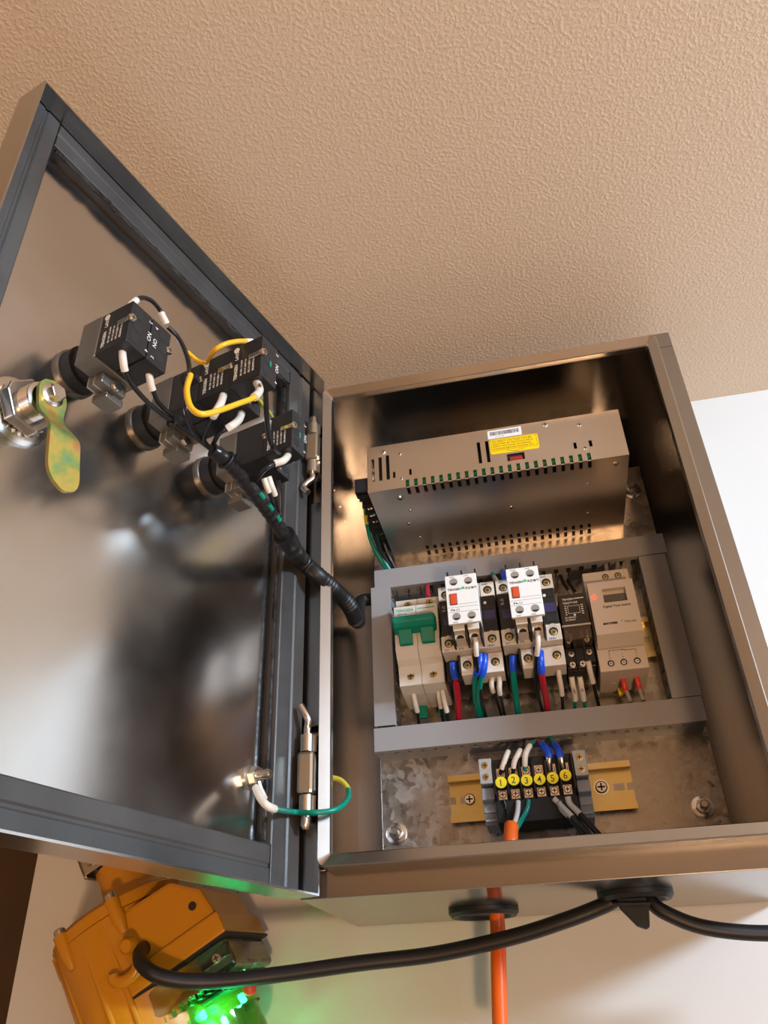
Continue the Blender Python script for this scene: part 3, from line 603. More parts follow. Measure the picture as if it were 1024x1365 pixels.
def auxblock(label, x0, dz):
    t = empty('auxiliary_contact_block', label, 'contact block', (x0, 64, 182 + dz))
    obj('body', B((.5, 23.3, -28, -.2, 2.5, 38)), WHITE, t, bevel=.5)
    hs = [(6.4, 34.4), (17.6, 34.2), (6.4, 5.6), (17.6, 5.4)]
    fp = obj('face_plate', B((0, 23.8, -30.2, -27.6, 0, 40)), WHITE, t, bevel=.35)
    for x, z in hs:
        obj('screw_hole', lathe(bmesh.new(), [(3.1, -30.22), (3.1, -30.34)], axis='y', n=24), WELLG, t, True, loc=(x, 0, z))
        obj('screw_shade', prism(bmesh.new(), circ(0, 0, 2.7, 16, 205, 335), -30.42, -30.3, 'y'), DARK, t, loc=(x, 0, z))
    obj('slider', B((3, 7.6, -31.2, -30, 15.6, 24.2)), REDO, t, bevel=.3, label='orange red slider')
    obj('slider_frame', frame(bmesh.new(), 2.6, 8, 15.2, 24.6, .45, -30.5, -30.1), BLACKM, t)
    for z in (15.4, 13.1, 9.2): obj('printed_line', B((.6 if z < 15 else 8.6, 23.2, -30.28, -30.18, z, z + .18)), INK, t)
    text('lettering', 'TENGEN', 2.5, INK, t, (1.4, -30.25, 27.2), bold=.07, wscale=1.05)
    text('lettering', '天正电气', 2.2, INK, t, (14.6, -30.25, 27.2), bold=.06)
    lg = obj('logo', B((12.0, 14.2, -30.32, -30.2, 27.6, 29.6)), INKG, t, label='green logo')
    text('lettering', 'F4-11', 2.4, INK, t, (2.6, -30.25, 10.2), wscale=1.25, bold=.05)
    for x, z, s_ in ((3.3, 38, '53NO'), (14.2, 38, '61NC'), (3.3, .5, '54NO'), (14.2, .5, '62NC')): text('lettering', s_, 1.5, INK, t, (x, -30.25, z))
    for x in (2.2, 13): 
        obj('lower_lug', B((x, x + 8.6, -23, -2, -2.4, 2.5)), CREAM, t, bevel=.4)
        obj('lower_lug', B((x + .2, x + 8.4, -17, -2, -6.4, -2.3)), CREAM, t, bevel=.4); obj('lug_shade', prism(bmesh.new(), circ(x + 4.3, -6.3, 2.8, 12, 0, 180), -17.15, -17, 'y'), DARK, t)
    for x in (0.7, 11.2, 22): obj('barrier_fin', B((x, x + 1.2, -22, -.6, -8.6, 2.6)), BLACK, t)
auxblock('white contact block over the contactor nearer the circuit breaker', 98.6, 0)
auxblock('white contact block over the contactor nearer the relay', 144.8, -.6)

# ================================================================ relay and socket
rl = empty('relay_socket', 'black relay socket with small bright terminal screws', 'relay socket', (180.6, 130, 196))
obj('base', B((0, 21.4, -34, 0, -36, 20)), BLACK, rl, bevel=.6)
obj('step', B((0, 21.4, -40, -34, -36, -21)), BLACK, rl, bevel=.6)
obj('step', B((0, 21.4, -44, -34, -34, -22)), BLACKM, rl)
for x, z in ((4.3, -27.2), (17.6, -27.2), (4.0, -39 + 3), (11.4, -36)): screw(rl, (x, -44.2, z + 1.2), 2.5, CHROME, None, 'terminal_screw', .7)
for x in (7.4, 14): obj('divider', B((x, x + .9, -45.5, -34, -37, -21)), BLACK, rl)
ry = empty('plug_in_relay', 'smoked clear plug in relay with white print left of the time switch', 'relay', (180.6, 96, 176))
obj('cover', B((.4, 21.4, -26, 0, 10.6, 36.4)), BROWNBK, ry, bevel=.5)
obj('clear_base', B((.6, 21.2, -25, 0, -1, 10)), SMOKE, ry, bevel=.5)
obj('clear_band', B((.2, 21.6, -26.6, -24, 9.6, 10.6)), plain('clear_edge', (.45, .40, .33), .15), ry)
for x, z, c_, n_ in ((3, 5, COPPER, 'coil_pin'), (8, 6, REDD, 'coil_bobbin'), (13.5, 4.5, COPPER, 'contact_spring'), (18, 4, CHROME, 'contact_spring'), (5.5, 2, CHROME, 'coil_pin')):
    obj(n_, B((x - 1.2, x + 1.2, -22, -8, z - 3, z + 3)), c_, ry, bevel=.3)
for i, (s_, z, sz) in enumerate((('TENGEN', 31.4, 2.2), ('TRJQY7-52Z', 28.4, 2.1), ('5A 250VAC', 16.2, 1.7), ('5A 30VDC', 14.2, 1.7))): text('lettering', s_, sz, INKW, ry, (3.4, -26.05, z), bold=.03)
obj('printed_rule', B((12.5, 19.6, -26.1, -26, 32, 32.7)), INKW, ry)
bm = frame(bmesh.new(), 6.5, 15.5, 20, 26.5, .25, -26.1, -26); prism(bm, circ(11, 18.6, .9, 12), -26.1, -26, 'y')
for k in range(5): box(bm, 4.4, 5.6, -26.1, -26, 19 + k * 1.8, 19.7 + k * 1.8); box(bm, 16.6, 18.2, -26.1, -26, 19 + k * 1.8, 19.7 + k * 1.8)
obj('printed_diagram', bm, INKW, ry)

# ================================================================ time switch
tm = empty('time_switch', 'beige digital time switch with a small glowing red lamp', 'timer', (203.8, 130, 196))
bm = bmesh.new(); prism(bm, [(0, 41), (-45, 40.5), (-45, 28.5), (-48, 24), (-48, -16), (-45.5, -20), (-45, -43.2), (-10, -43.5), (0, -43.5)], 0, 35.6, 'x')
obj('body', bm, TIMER, tm, bevel=.6)
bm = bmesh.new()
for q in cells([.9, 35], [-20, 23.5], [(11.2, 28.6, 5.6, 17.2)]): box(bm, q[0], q[1], -60, -48, q[2], q[3])
bmesh.ops.remove_doubles(bm, verts=bm.verts, dist=.001)
obj('front_cover', bm, TIMER, tm)
bm = bmesh.new(); prism(bm, [(-60, -20), (-48, -20), (-45.5, -26), (-48, -26)], .9, 35, 'x'); obj('cover_slope', bm, TIMER, tm, bevel=.3)
obj('display', B((11.2, 28.6, -54.6, -54, 5.6, 17.2)), LCD, tm)
obj('display_bezel', B((11.2, 28.6, -54.8, -48, 14.6, 17.2)), TIMER, tm)
obj('indicator_lamp', lathe(bmesh.new(), [(1.3, -60), (1.2, -60.7), (.7, -61.1)], axis='y', n=16), LEDR, tm, True, loc=(4.4, 0, 11.2))
text('lettering', 'Digital Time Switch', 2.6, INK, tm, (9.6, -60.05, 1.4), bold=.06)
text('lettering', 'SINOTIMER', 2.1, INK, tm, (7.2, -60.05, -12.4), bold=.16, wscale=1.0); text('lettering', '®', 1.6, INK, tm, (20.6, -60.05, -11.2))
text('lettering', 'THC15A', 2.3, INK, tm, (22.8, -60.05, -12.4), bold=.03)
for x in (8.6, 18, 27.8):
    obj('screw_well', lathe(bmesh.new(), [(3.2, 0), (3.2, -.35), (2.7, -.35), (2.7, 0)], axis='y', n=24, cap=False), TIMER, tm, True, loc=(x, -45, -37.3))
    obj('well_shade', prism(bmesh.new(), circ(0, 0, 2.5, 18), -.2, 0, 'y'), DARK, tm, loc=(x, -45, -37.3)); screw(tm, (x, -45.2, -37.6), 1.7, CHROME, None, 'terminal_screw', .5)
for x in (17.5, 27.2):
    obj('well_shade', prism(bmesh.new(), circ(0, 0, 2.5, 18), -.2, 0, 'y'), DARK, tm, loc=(x, -45, 35)); screw(tm, (x, -45.2, 34.7), 1.9, BRASS, None, 'terminal_screw', .4)
    obj('printed_tick', B((x - .1, x + .1, -45.1, -45, 29.5, 31.6)), INK, tm)
bm = bmesh.new()
for b in ((8.5, 8.75, -28, -23.6), (8.5, 18, -23.85, -23.6), (21.5, 28.4, -24.6, -24.35), (28.2, 28.45, -28, -24.35)): box(bm, b[0], b[1], -45.6, -45.2, b[2] - 3.6, b[3] - 3.6)
prism(bm, [(17.6, -27.4), (18, -27), (21.8, -28), (21.6, -28.4)], -45.6, -45.2, 'y'); obj('printed_diagram', bm, INK, tm)
for x, s_ in ((8.1, '5'), (17.5, '4'), (27.6, '3')): text('lettering', s_, 1.8, INK, tm, (x, -45.35, -33.9))
text('lettering', '1', 1.8, INK, tm, (17.6, -45.4, -31.4))
obj('moulded_line', B((8, 12, -20, -19.6, -43.7, -43.4)), TIMER, tm)
obj('din_clip', B((13.5, 18.5, -8, -3, -49, -43.5)), LBLY, tm, bevel=.5, label='yellow clip')

# ================================================================ numbered terminal strip
tt = empty('terminal_block', 'black six way terminal strip with numbered yellow stickers', 'terminal block', (115.2, 130, 81))
obj('base', B((0, 58, -33, 0, -27, 18)), BLACKM, tt, bevel=.6)
bm = bmesh.new()
for i in range(7):
    prism(bm, [(-33, 17), (-38.5, 13), (-38.5, -8), (-33, -12), (-20, -27), (-20, 18)], .2 + i * 9.45, 1.3 + i * 9.45, 'x')
obj('divider', bm, BLACK, tt, kind=None)
for i in range(6):
    x = 5.6 + i * 9.2
    screw(tt, (x, -33, 7.6), 2.6, CHROME, None, 'terminal_screw', 1.3); screw(tt, (x, -33, -7.6), 2.7, CHROME, None, 'terminal_screw', 1.3)
    obj('clamp_plate', B((x - 3, x + 3, -33.4, -33, 4.6, 11), (x - 3, x + 3, -33.4, -33, -11, -4.4)), SCREW, tt)
    if True:
        st = obj('number_sticker', lathe(bmesh.new(), [(4.1, 0), (4.1, -.25)], axis='y', n=24), DOTY, tt, True, loc=(x, -38.6, -.2 + (1.2 if i in (1, 5) else 0)), label='round yellow sticker marked %d' % (i + 1))
        text('lettering', str(i + 1), 6.6, INK, st, (-1.9, -.3, -2.4), bold=.03)
for lab, x0, sx in (('grey end clamp against sticker one', 105.6, 1), ('grey end clamp against sticker six', 173.6, -1)):
    e_ = empty('end_clamp', lab, 'clamp', (x0, 130, 81))
    bm = bmesh.new(); prism(bm, [(0, -27), (-24, -26), (-27, -18), (-27, -12), (-33, -10), (-33, -2), (-28, 0), (-38, 0), (-38, 18), (0, 18)], .2, 9.4, 'x')
    obj('body', bm, GREYP, e_, bevel=.5)
    for z in (4.6, 13): screw(e_, (4.8, -38, z), 2.6, BRASS, None, 'screw', .3)
    obj('rib', B((.8, 8.8, -27.8, -26, -24, -22.6), (.8, 8.8, -28.4, -26, -18, -16.8)), GREYP, e_)

# ================================================================ hinges
def hinge(label, z, flip):
    t = empty('hinge', label, 'hinge', (7.7, -16.8, z))
    q = (lambda a: -a) if flip else (lambda a: a)      # z from the hinge centre, pin bent end at +
    def zz(a, b): return (min(q(a), q(b)), max(q(a), q(b)))
    obj('leaf', B((-5.2, 5.8, -5.6, 4, *zz(-13, 13))), SCREW, t, bevel=2.2)
    for a, b in ((13.4, 24), (-24, -13.4)):
        z0, z1 = zz(a, b); obj('knuckle', lathe(bmesh.new(), [(4.6, z0), (4.6, z1)], axis='z', n=20), SCREW, t, True); obj('knuckle_foot', B((-4.6, 6, 0, 8, z0, z1)), STEEL, t)
    pts = [(0, 0, q(24)), (0, 0, q(29)), (-3.4, -1.5, q(33)), (-6.4, -3, q(38)), (-5, -3.6, q(41)), (-2, -4, q(44.5))] if flip else [(0, 0, q(24)), (0, 0, q(29)), (1, -1.5, q(33)), (-.6, -3, q(37)), (-4, -3.6, q(43))]
    obj('bent_pin', sweep(bmesh.new(), spline(pts, 6), 2.5, 12), CHROME, t, True, label='bent bright pin')
    z0 = q(-24); z1 = q(-33); zs = [(3.4, z0), (3.4, z0 + .75 * (z1 - z0)), (1.8, z1)]
    obj('pin_tip', lathe(bmesh.new(), zs, axis='z', n=18), CHROME, t, True)
hinge('upper door hinge with its bent pin pointing down', 324, True)
hinge('lower door hinge with its bent pin pointing up', 69, False)

# ================================================================ door. local x = from the hinge to the free edge, y = towards the inside, z = up
DROT = (0, 0, math.atan2(-0.95459, -0.29792))
DO = (14.47, -8.51, 0)
dr = empty('enclosure_door', 'stainless steel enclosure door swung open to the left', 'door', DO, DROT)
DW = 299.4; Z0, Z1 = .3, 402
obj('door_skin', B((0, DW, -22, -20.8, Z0, Z1)), DOORST, dr)
obj('rim', B((0, 1.2, -20.8, -.2, Z0, 40), (0, 1.2, -20.8, -12, 40, 102), (0, 1.2, -20.8, -.2, 102, 278), (0, 1.2, -20.8, -12, 278, 350), (0, 1.2, -20.8, -.2, 350, Z1)), STEELX, dr)
obj('rim', B((DW - 1.2, DW, -20.8, 0, Z0, Z1)), STEELX, dr)
obj('rim', B((1.2, DW - 1.2, -20.8, 0, Z0, Z0 + 1.2)), STEELX, dr); obj('rim', B((1.2, DW - 1.2, -20.8, 0, Z1 - 1.2, Z1)), STEELX, dr)
def gasket(x0, x1, z0, z1, vert, torn=False):
    # raised foam strip with a shallow groove along it
    L0, L1 = (z0, z1) if vert else (x0, x1); c0, c1 = (x0, x1) if vert else (z0, z1); w_ = c1 - c0
    poly = [(c0, -20.8), (c0, -12.6), (c0 + .8, -12), (c0 + w_ * .42, -12), (c0 + w_ * .47, -12.8), (c0 + w_ * .53, -12.8), (c0 + w_ * .58, -12), (c1 - .8, -12), (c1, -12.6), (c1, -20.8)]
    bm = bmesh.new()
    if vert: prism(bm, [(c, y) for c, y in poly], L0, L1, 'z')
    else: prism(bm, [(y, c) for c, y in poly], L0, L1, 'x')
    return obj('foam_gasket', bm, GASK, dr)
gasket(4, 33, 2.4, 399, True); gasket(276.5, 297, 2.4, 400, True)
gasket(33.6, 276, 2.4, 25, False); gasket(33.6, 276, 379.5, 400, False)
# torn black adhesive along the top strip and hinge strip
rnd = random.Random(3)
pts = [(34 + 240 * i / 40, -13.6 + rnd.uniform(-.5, .5), 378.6 + rnd.uniform(-1.1, .5) - (2.2 if i in (0, 40) else 0)) for i in range(41)]
obj('adhesive_bead', sweep(bmesh.new(), pts, 1.3, 6, lambda t: .7 + .5 * abs(math.sin(t * 37))), ADH, dr, True)
obj('adhesive_bead', sweep(bmesh.new(), [(34, -17, 28 + i * 35) for i in range(11)], 1.4, 6), ADH, dr, True)
obj('gasket_joint', B((33, 34.2, -20.8, -11.9, 3, 25.5), (33, 34.2, -20.8, -11.9, 379, 400)), ADH, dr)

# ground stud and its parts
gs = empty('ground_stud', 'bright ground stud with hex nut near the lower hinge', 'stud', Vector(DO) + Vector((-0.29792 * 45 - .95459 * -20.8 * -1, 0, 0)) * 0, DROT)
gs.location = (Vector(DO) + Vector((-0.29792, -.95459, 0)) * 45 + Vector((.95459, -.29792, 0)) * -20.8 + Vector((0, 0, 62))) * S
obj('washer', lathe(bmesh.new(), [(7, 0), (7, 1.4), (5.5, 1.8)], axis='y', n=24), SCREW, gs, True)
obj('nut', prism(bmesh.new(), circ(0, 0, 6, 6, 10), 1.8, 7, 'y'), CHROME, gs, bevel=.5)
obj('stud', lathe(bmesh.new(), [(3, 0), (3, 14), (2.2, 15.4)], axis='y', n=18), CHROME, gs, True)
obj('ring_lug', sweep(bmesh.new(), [(2, 7.4, -4), (0, 8, -8), (-4, 9, -13)], 2.0, 8), SCREW, gs, True)

# cam lock
def dloc(a, s, z): return (Vector(DO) + Vector((-0.29792, -.95459, 0)) * a + Vector((.95459, -.29792, 0)) * s + Vector((0, 0, z)))
lk = empty('cam_lock', 'cam lock with a hex nut and rainbow zinc latch arm', 'lock', dloc(248, -20.8, 197), DROT)
obj('washer', lathe(bmesh.new(), [(18.5, 0), (18.5, 1.6), (15.5, 3.0)], axis='y', n=32), CHROME, lk, True)
bm = bmesh.new()
for k in range(24):
    a = k * 15; prism(bm, [(11.6 * math.cos(R(a)), 11.6 * math.sin(R(a))), (14.6 * math.cos(R(a + 4)), 14.6 * math.sin(R(a + 4))), (11.6 * math.cos(R(a + 9)), 11.6 * math.sin(R(a + 9)))], 3.0, 4.4, 'y')
obj('tooth_washer', bm, SCREW, lk)
obj('nut', prism(bmesh.new(), circ(0, 0, 15, 6, 20), 4.4, 11.6, 'y'), CHROME, lk, bevel=.9)
bm = bmesh.new(); prof_ = [(9.6, 0)]
for k in range(8): prof_ += [(9.6, 9.6 + k * 1.1), (9.1, 10.1 + k * 1.1)]
prof_ += [(9.2, 19), (7.2, 19.6), (7.2, 14)]
lathe(bm, prof_, axis='y', n=28, cap=False); obj('barrel', bm, CHROME, lk, True)
obj('plug', lathe(bmesh.new(), [(5.4, 10), (5.4, 22.5)], axis='y', n=20), DARK, lk, True)
bm = bmesh.new(); nn = 28; rings = []
for i in range(nn + 1):
    t = i / nn; L_ = -9 + 64 * t                         # along -z
    hw = 8.2
    if L_ < 0: hw = math.sqrt(max(8.4 ** 2 - (L_ * .93) ** 2, .3))
    elif L_ > 45: hw = math.sqrt(max(9.2 ** 2 - ((L_ - 45) * .91) ** 2, .3))
    else: hw = 8.4 - 1.2 * math.sin(math.pi * min(L_ / 26, 1)) + .8 * L_ / 45
    st_ = max(0, min(1, (L_ - 8) / 20)); off_ = 22.5 + 12 * st_ * st_ * (3 - 2 * st_)
    xx = 1.2 * math.sin(t * 3) - 9.5 * t
    rings.append([bm.verts.new(p) for p in ((xx - hw, off_, -L_), (xx + hw, off_, -L_), (xx + hw, off_ + 2, -L_), (xx - hw, off_ + 2, -L_))])
for a, b in zip(rings, rings[1:]):
    for k in range(4): bm.faces.new((a[k], a[(k + 1) % 4], b[(k + 1) % 4], b[k]))
bm.faces.new(rings[0]); bm.faces.new(rings[-1][::-1])
obj('latch_arm', bm, IRID, lk, True)
obj('flange_bolt', lathe(bmesh.new(), [(6.2, 24.5), (6.2, 25.4), (4.6, 26.2)], axis='y', n=24), CHROME, lk, True)
obj('bolt_head', prism(bmesh.new(), circ(0, 0, 4.5, 6, 5), 26.2, 30, 'y'), CHROME, lk, bevel=.5)

# ================================================================ push button contact stacks on the door
FY = rotm((-1, 0, 0), (0, 0, 1))         # text facing +y, upright
FYR = rotm((0, 0, -1), (-1, 0, 0))       # facing +y, reading downwards
FYL = rotm((0, 0, 1), (1, 0, 0))         # facing +y, reading upwards
FX = rotm((0, 0, 1), (0, -1, 0))         # facing +x, reading upwards
def cblock(t, x0, y0, twin=False, plain_side=False, flag=False, flip=False):
    """one contact block 14.4 wide, 21.5 deep, 29 high; x0 = low x side, y0 = rear"""
    b = obj('contact_block', B((x0, x0 + 14.2, y0, y0 + 21.3, -14.5, 14.5)), FACEBK, t, bevel=.45)
    x1 = x0 + 14.2; y1 = y0 + 21.3
    bm = bmesh.new()
    cx = x0 + (9 if not flip else 5.2)
    for z in (8.2, -8.2): prism(bm, circ(cx, z, 3.3, 14), y1, y1 + .12, 'y')
    box(bm, cx - 2.4, cx + 2.4, y1, y1 + .12, -3, 3)
    obj('terminal_opening', bm, DARK, b)
    tx = x0 + (2.2 if not flip else 11.2)
    if not flip:
        text('lettering', '3', 3.2, INKW, b, (x0 + 1.6, y1 + .1, 11), FYR); text('lettering', 'NO', 3.8, INKW, b, (x0 + 1.4, y1 + .1, 3.2), FYR); text('lettering', '4', 3.2, INKW, b, (x0 + 1.6, y1 + .1, -9.4), FYR)
    else:
        text('lettering', '4', 3.2, INKW, b, (x0 + 9.6, y1 + .1, 9), FYL); text('lettering', 'NO', 3.8, INKW, b, (x0 + 9.2, y1 + .1, -4), FYL); text('lettering', '3', 3.2, INKW, b, (x0 + 9.6, y1 + .1, -12), FYL)
    if flag: obj('green_flag', B((cx - 3.6, cx - 2.2, y1, y1 + .3, -3, 1)), GREEN, b, label='green flag')
    screw(b, (x1 - .6 if not flip else x0 + .8, y1, 1.5), 2.3, CHROME, (0, 0, R(180)), 'screw', 2.0)
    if not plain_side and not flip:
        X = x1 + .05
        text('lettering', 'TENGEN', 2.9, INKW, b, (X, y0 + 3.6 + 1.5, -11), FX, bold=.08); text('lettering', 'LAY5', 2.9, INKW, b, (X, y0 + 5.1, 3.6), FX, bold=.08)
        for k, s_ in enumerate(('Ith 10A  Ui 660V', 'AC-15 240V 3A', 'DC-13 250V 0.27A', 'IEC60947-5-1')): text('lettering', s_, 1.7, INKW, b, (X, y0 + 8.4 + k * 2.7, -9.5), FX, bold=.03)
        bm = bmesh.new(); prism(bm, circ(y0 + 3.6, 11.4, 1.9, 14), X - .02, X + .05, 'x'); obj('approval_mark', bm, INKW, b)
        obj('bright_post', B((x1 - .2, x1 + 1.0, y1 - 8, y1 - .5, -.4, 2.8)), CHROME, b, bevel=.3)
    return b
def button(label, a, col1, col2):
    t = empty('switch_assembly', label, 'switch', dloc(a, -20.8, 243.4), DROT)
    obj('threaded_neck', lathe(bmesh.new(), [(13, 0), (13, 10), (11, 10), (11, 20)], axis='y', n=28), BLACKM, t, True)
    obj('lock_ring', lathe(bmesh.new(), [(14, 0), (14, 2.0), (13.4, 2.4)], axis='y', n=28), DKGREY, t, True)
    c_ = obj('collar', B((-15, 15, 19, 33.6, -14.8, 14.8)), DKGREY, t, bevel=1.0)
    obj('collar_foot', B((-13, 4, 17.5, 29, -21, -14.8)), DKGREY, t, bevel=.8)
    obj('collar_foot', B((-15, -3, 15, 26, -25, -20)), DKGREY, t, bevel=.8)
    obj('rib', B((-13.2, 4.2, 18.6, 19.6, -21.3, -14.6), (-13.2, 4.2, 23, 24, -21.3, -14.6)), SCREW, t)
    screw(t, (-5, 29.4, -19), 3.2, CHROME, (0, 0, R(180)), 'clamp_screw', 2.2)
    for k in range(col1): cblock(t, .3, 33.7 + 21.5 * k, plain_side=(k == 0 and col1 > 1), flag=(col1 > 1))
    for k in range(col2): cblock(t, -14.5, 33.7 + 21.5 * k, flip=True)
    return t
button('single layer twin contact switch nearest the cam lock', 221.6, 1, 1)
button('tallest black contact stack, in the middle of the door switches', 166.8, 3, 2)
button('two layer black contact stack nearest the upper hinge', 106.6, 2, 1)
# ================================================================ wiring
SL = lambda a, b, r_=2.0: ('marker_sleeve', a, b, r_, SLEEVE)
wire('wire', 'black wire with one white sleeve under the left pole of the breaker', 'mcb1', 1.2, W_BLACK, [SL(0, .52)])
wire('wire', 'left of two white sleeved black wires under the breaker', 'mcb2a', 1.2, W_BLACK, [SL(0, .48)])
wire('wire', 'right of two white sleeved black wires under the breaker', 'mcb2b', 1.2, W_BLACK, [SL(0, .48)])
CR = lambda a, b: ('crimp_sleeve', a, b, 2.9, BLUE)
wire('wire', 'thick red wire with a blue crimp beside the circuit breaker', 'red1', 2.6, W_RED, [CR(.0, .2)])
wire('wire', 'thick green wire with a blue crimp, bowed left, under the first contactor', 'gr1', 2.3, W_GREEN, [CR(.0, .24)])
wire('wire', 'thick green wire with a blue crimp behind the bowed green one', 'gr1b', 2.3, W_GREEN, [CR(.0, .24)])
wire('wire', 'black wire with a white sleeve hanging from the white block nearer the breaker', 'bk1', 1.3, W_BLACK, [SL(0, .22)])
wire('wire', 'left of two white sleeved black wires under the first contactor', 'sl1a', 1.2, W_BLACK, [SL(0, .36)])
wire('wire', 'right of two white sleeved black wires under the first contactor', 'sl1b', 1.2, W_BLACK, [SL(0, .36)])
wire('wire', 'thick green wire with a blue crimp under the second contactor', 'gr2', 2.4, W_GREEN, [CR(.0, .19)])
wire('wire', 'thick red wire with a blue crimp under the second contactor', 'red2', 2.4, W_RED, [CR(.0, .24)])
wire('wire', 'black wire with a white sleeve hanging from the white block nearer the relay', 'bk2', 1.3, W_BLACK, [SL(0, .26)])
wire('wire', 'white sleeved black wire at the right corner of the second contactor', 'sl2', 1.3, W_BLACK, [SL(0, .5)])
wire('wire', 'green wire with a white sleeve marked 14V+ under the relay socket', 'rl1', 1.3, W_GREEN, [SL(0, .58, 2.1)])
wire('wire', 'green wire with a white sleeve at the middle of the relay socket', 'rl2', 1.3, W_GREEN, [SL(0, .58, 2.1)])
wire('wire', 'black wire with a long white sleeve between the relay socket and time switch', 'rl3', 1.4, W_BLACK, [SL(0, .4, 2.1)])
RF = ('ferrule', 0, .34, 2.0, REDF)
wire('wire', 'grey wire with a red ferrule at the middle of the time switch base', 'tm1', 1.6, W_GREY, [RF])
wire('wire', 'grey wire with a red ferrule at the right of the time switch base', 'tm2', 1.6, W_GREY, [RF])
wire('wire', 'red wire end above the right pole of the breaker', 'tr1', 2.2, W_RED)
wire('wire', 'black wire rising slanted behind the relay, on the left', 'tb1', 1.5, W_BLACK, [('clear_tip', 0, .3, 1.9, W_GREY)])
wire('wire', 'black wire rising slanted behind the relay, on the right', 'tb2', 1.5, W_BLACK, [('clear_tip', 0, .3, 1.9, W_GREY)])
wire('wire', 'leftmost of three grey wires above the time switch', 'tg1', 1.8, W_GREY)
wire('wire', 'middle of three grey wires above the time switch', 'tg2', 1.8, W_GREY)
wire('wire', 'rightmost of three grey wires above the time switch', 'tg3', 1.8, W_GREY)
wire('wire', 'green wire in a clear tube between the two white contact blocks', 'tu1', 1.8, W_GREEN, [('clear_tip', 0.1, .5, 2.1, W_GREY)])
wire('wire', 'blue crimped wire between the two white contact blocks', 'tu2', 2.3, W_GREEN, [('crimp_sleeve', 0, .6, 2.8, BLUE)])
wire('wire', 'black wire with a white sleeve above sticker one', 't1', 1.5, W_BLACK, [SL(.1, .48, 2.0)])
wire('wire', 'black wire with a white sleeve above sticker two', 't2', 1.5, W_BLACK, [SL(.1, .48, 2.0)])
wire('wire', 'green and yellow wire with a white sleeve above sticker three', 't3', 1.3, W_GREEN, [SL(.08, .52, 2.1)])
wire('wire', 'red wire with a blue crimp above sticker five', 't5', 1.9, W_RED, [('lug', 0, .25, 2.4, SCREW), ('crimp_sleeve', .22, .62, 2.9, BLUE)])
wire('wire', 'green wire with a blue crimp above sticker six', 't6', 1.9, W_GREEN, [('lug', 0, .25, 2.4, SCREW), ('crimp_sleeve', .22, .62, 2.9, BLUE)])
wire('wire', 'thin black wire from sticker one into the orange cable', 'b1', 1.0, W_BLACK)
wire('wire', 'white wire from sticker two into the orange cable', 'b2', 1.8, W_WHT)
wire('wire', 'green wire from sticker three into the orange cable', 'b3', 1.7, W_GREEN)
wire('cord', 'black cord from terminal five with a pale end', 'c5', 1.9, W_BLACK, [('bare_end', 0, .38, 1.75 + .3, W_WHT)], cat='cord')
wire('cord', 'black cord from terminal six with a pale end', 'c6', 2.1, W_BLACK, [('bare_end', 0, .33, 2.25, W_WHT)], cat='cord')
wire('cord', 'black cord running behind the cords of terminals five and six', 'c5b', 1.9, W_BLACK, [('bare_end', 0, .3, 2.0, W_WHT)], cat='cord')
wire('wire', 'outermost green wire beside the left end of the power supply', 'p1', 1.9, W_GREEN, [('yellow_stripe', 0, .25, 1.95, W_YG)])
wire('wire', 'inner green wire with a blue crimp beside the power supply', 'p2', 2.1, W_GREEN, [('crimp_sleeve', 0, .16, 2.8, BLUE)])
wire('wire', 'black wire between the two green wires beside the power supply', 'p3', 1.7, W_BLACK, [('marker_sleeve', 0, .12, 2.2, SLEEVE)])
wire('wire', 'rearmost black wire with a blue tip beside the power supply', 'p4', 1.9, W_BLACK, [('crimp_sleeve', 0, .2, 2.4, BLUE)])
wire('orange_cable', 'orange cable coming through the round grommet under the enclosure', 'or2', 5.0, W_ORG, cat='cable', pts=OR, base='jacket', n=14)
wire('black_cable', 'thick black cable sweeping from the yellow beacon to the enclosure', 'cab', 4.7, RUBBER, cat='cable', base='jacket', n=14)
wire('black_cable', 'thick black cable looping away to the right of the enclosure', 'cab2', 4.4, RUBBER, cat='cable', base='jacket', n=14)
wire('ground_wire', 'green and yellow ground wire looping from the door stud', 'gnd', 1.7, W_GREEN, [SL(0, .17, 2.3), ('yellow_stripe', .80, .995, 1.78, W_YG)])
def rib(t): return 1 + .07 * math.sin(t * 260)
def corr(t): return 1 + .12 * math.sin(t * 150)
hb = empty('wire_harness', 'black taped wire harness running from the door switches to the duct', 'harness', WP['har'][0])
o0 = Vector(WP['har'][0]); p1_ = [p - o0 for p in spline(WP['har'], 14)]; p2_ = [Vector(p) - o0 for p in spline(WP['har2'], 18)]
obj('taped_bundle', sweep(bmesh.new(), sub(p1_, 0, .42), 4.4, 12, rib), W_BLACK, hb, True)
obj('spiral_sleeve', sweep(bmesh.new(), sub(p1_, .38, 1), 6.1, 14, rib), RUBBER, hb, True)
obj('spiral_sleeve', sweep(bmesh.new(), p2_, 5.0, 14, corr), RUBBER, hb, True)
obj('tape_collar', sweep(bmesh.new(), sub(p1_, .37, .42), 7.1, 14), RUBBER, hb, True)
for a in (.20, .25, .30):
    pp = sub(p1_, a, a + .022); off = Vector((3.2, -4.0, -.4)); obj('green_patch', sweep(bmesh.new(), [q + off for q in pp], 1.5, 8), GREEN, hb, True, label='green patch')
G = 'thin black wires on the door switches'
wire('wire', 'black wire with a white sleeve under the first switch, on the left', 's1a', 1.35, W_BLACK, [SL(0, .15, 2.0)])
wire('wire', 'black wire with a white sleeve under the first switch, on the right', 's1b', 1.35, W_BLACK, [SL(0, .22, 2.0)])
wire('wire', 'black wire looping over the top of the first switch', 's1c', 1.3, W_BLACK, [SL(0, .16, 2.0), SL(.82, 1, 2.0)])
wire('wire', 'black wire bowing from the first switch down past the tallest stack', 's1d', 1.4, W_BLACK)
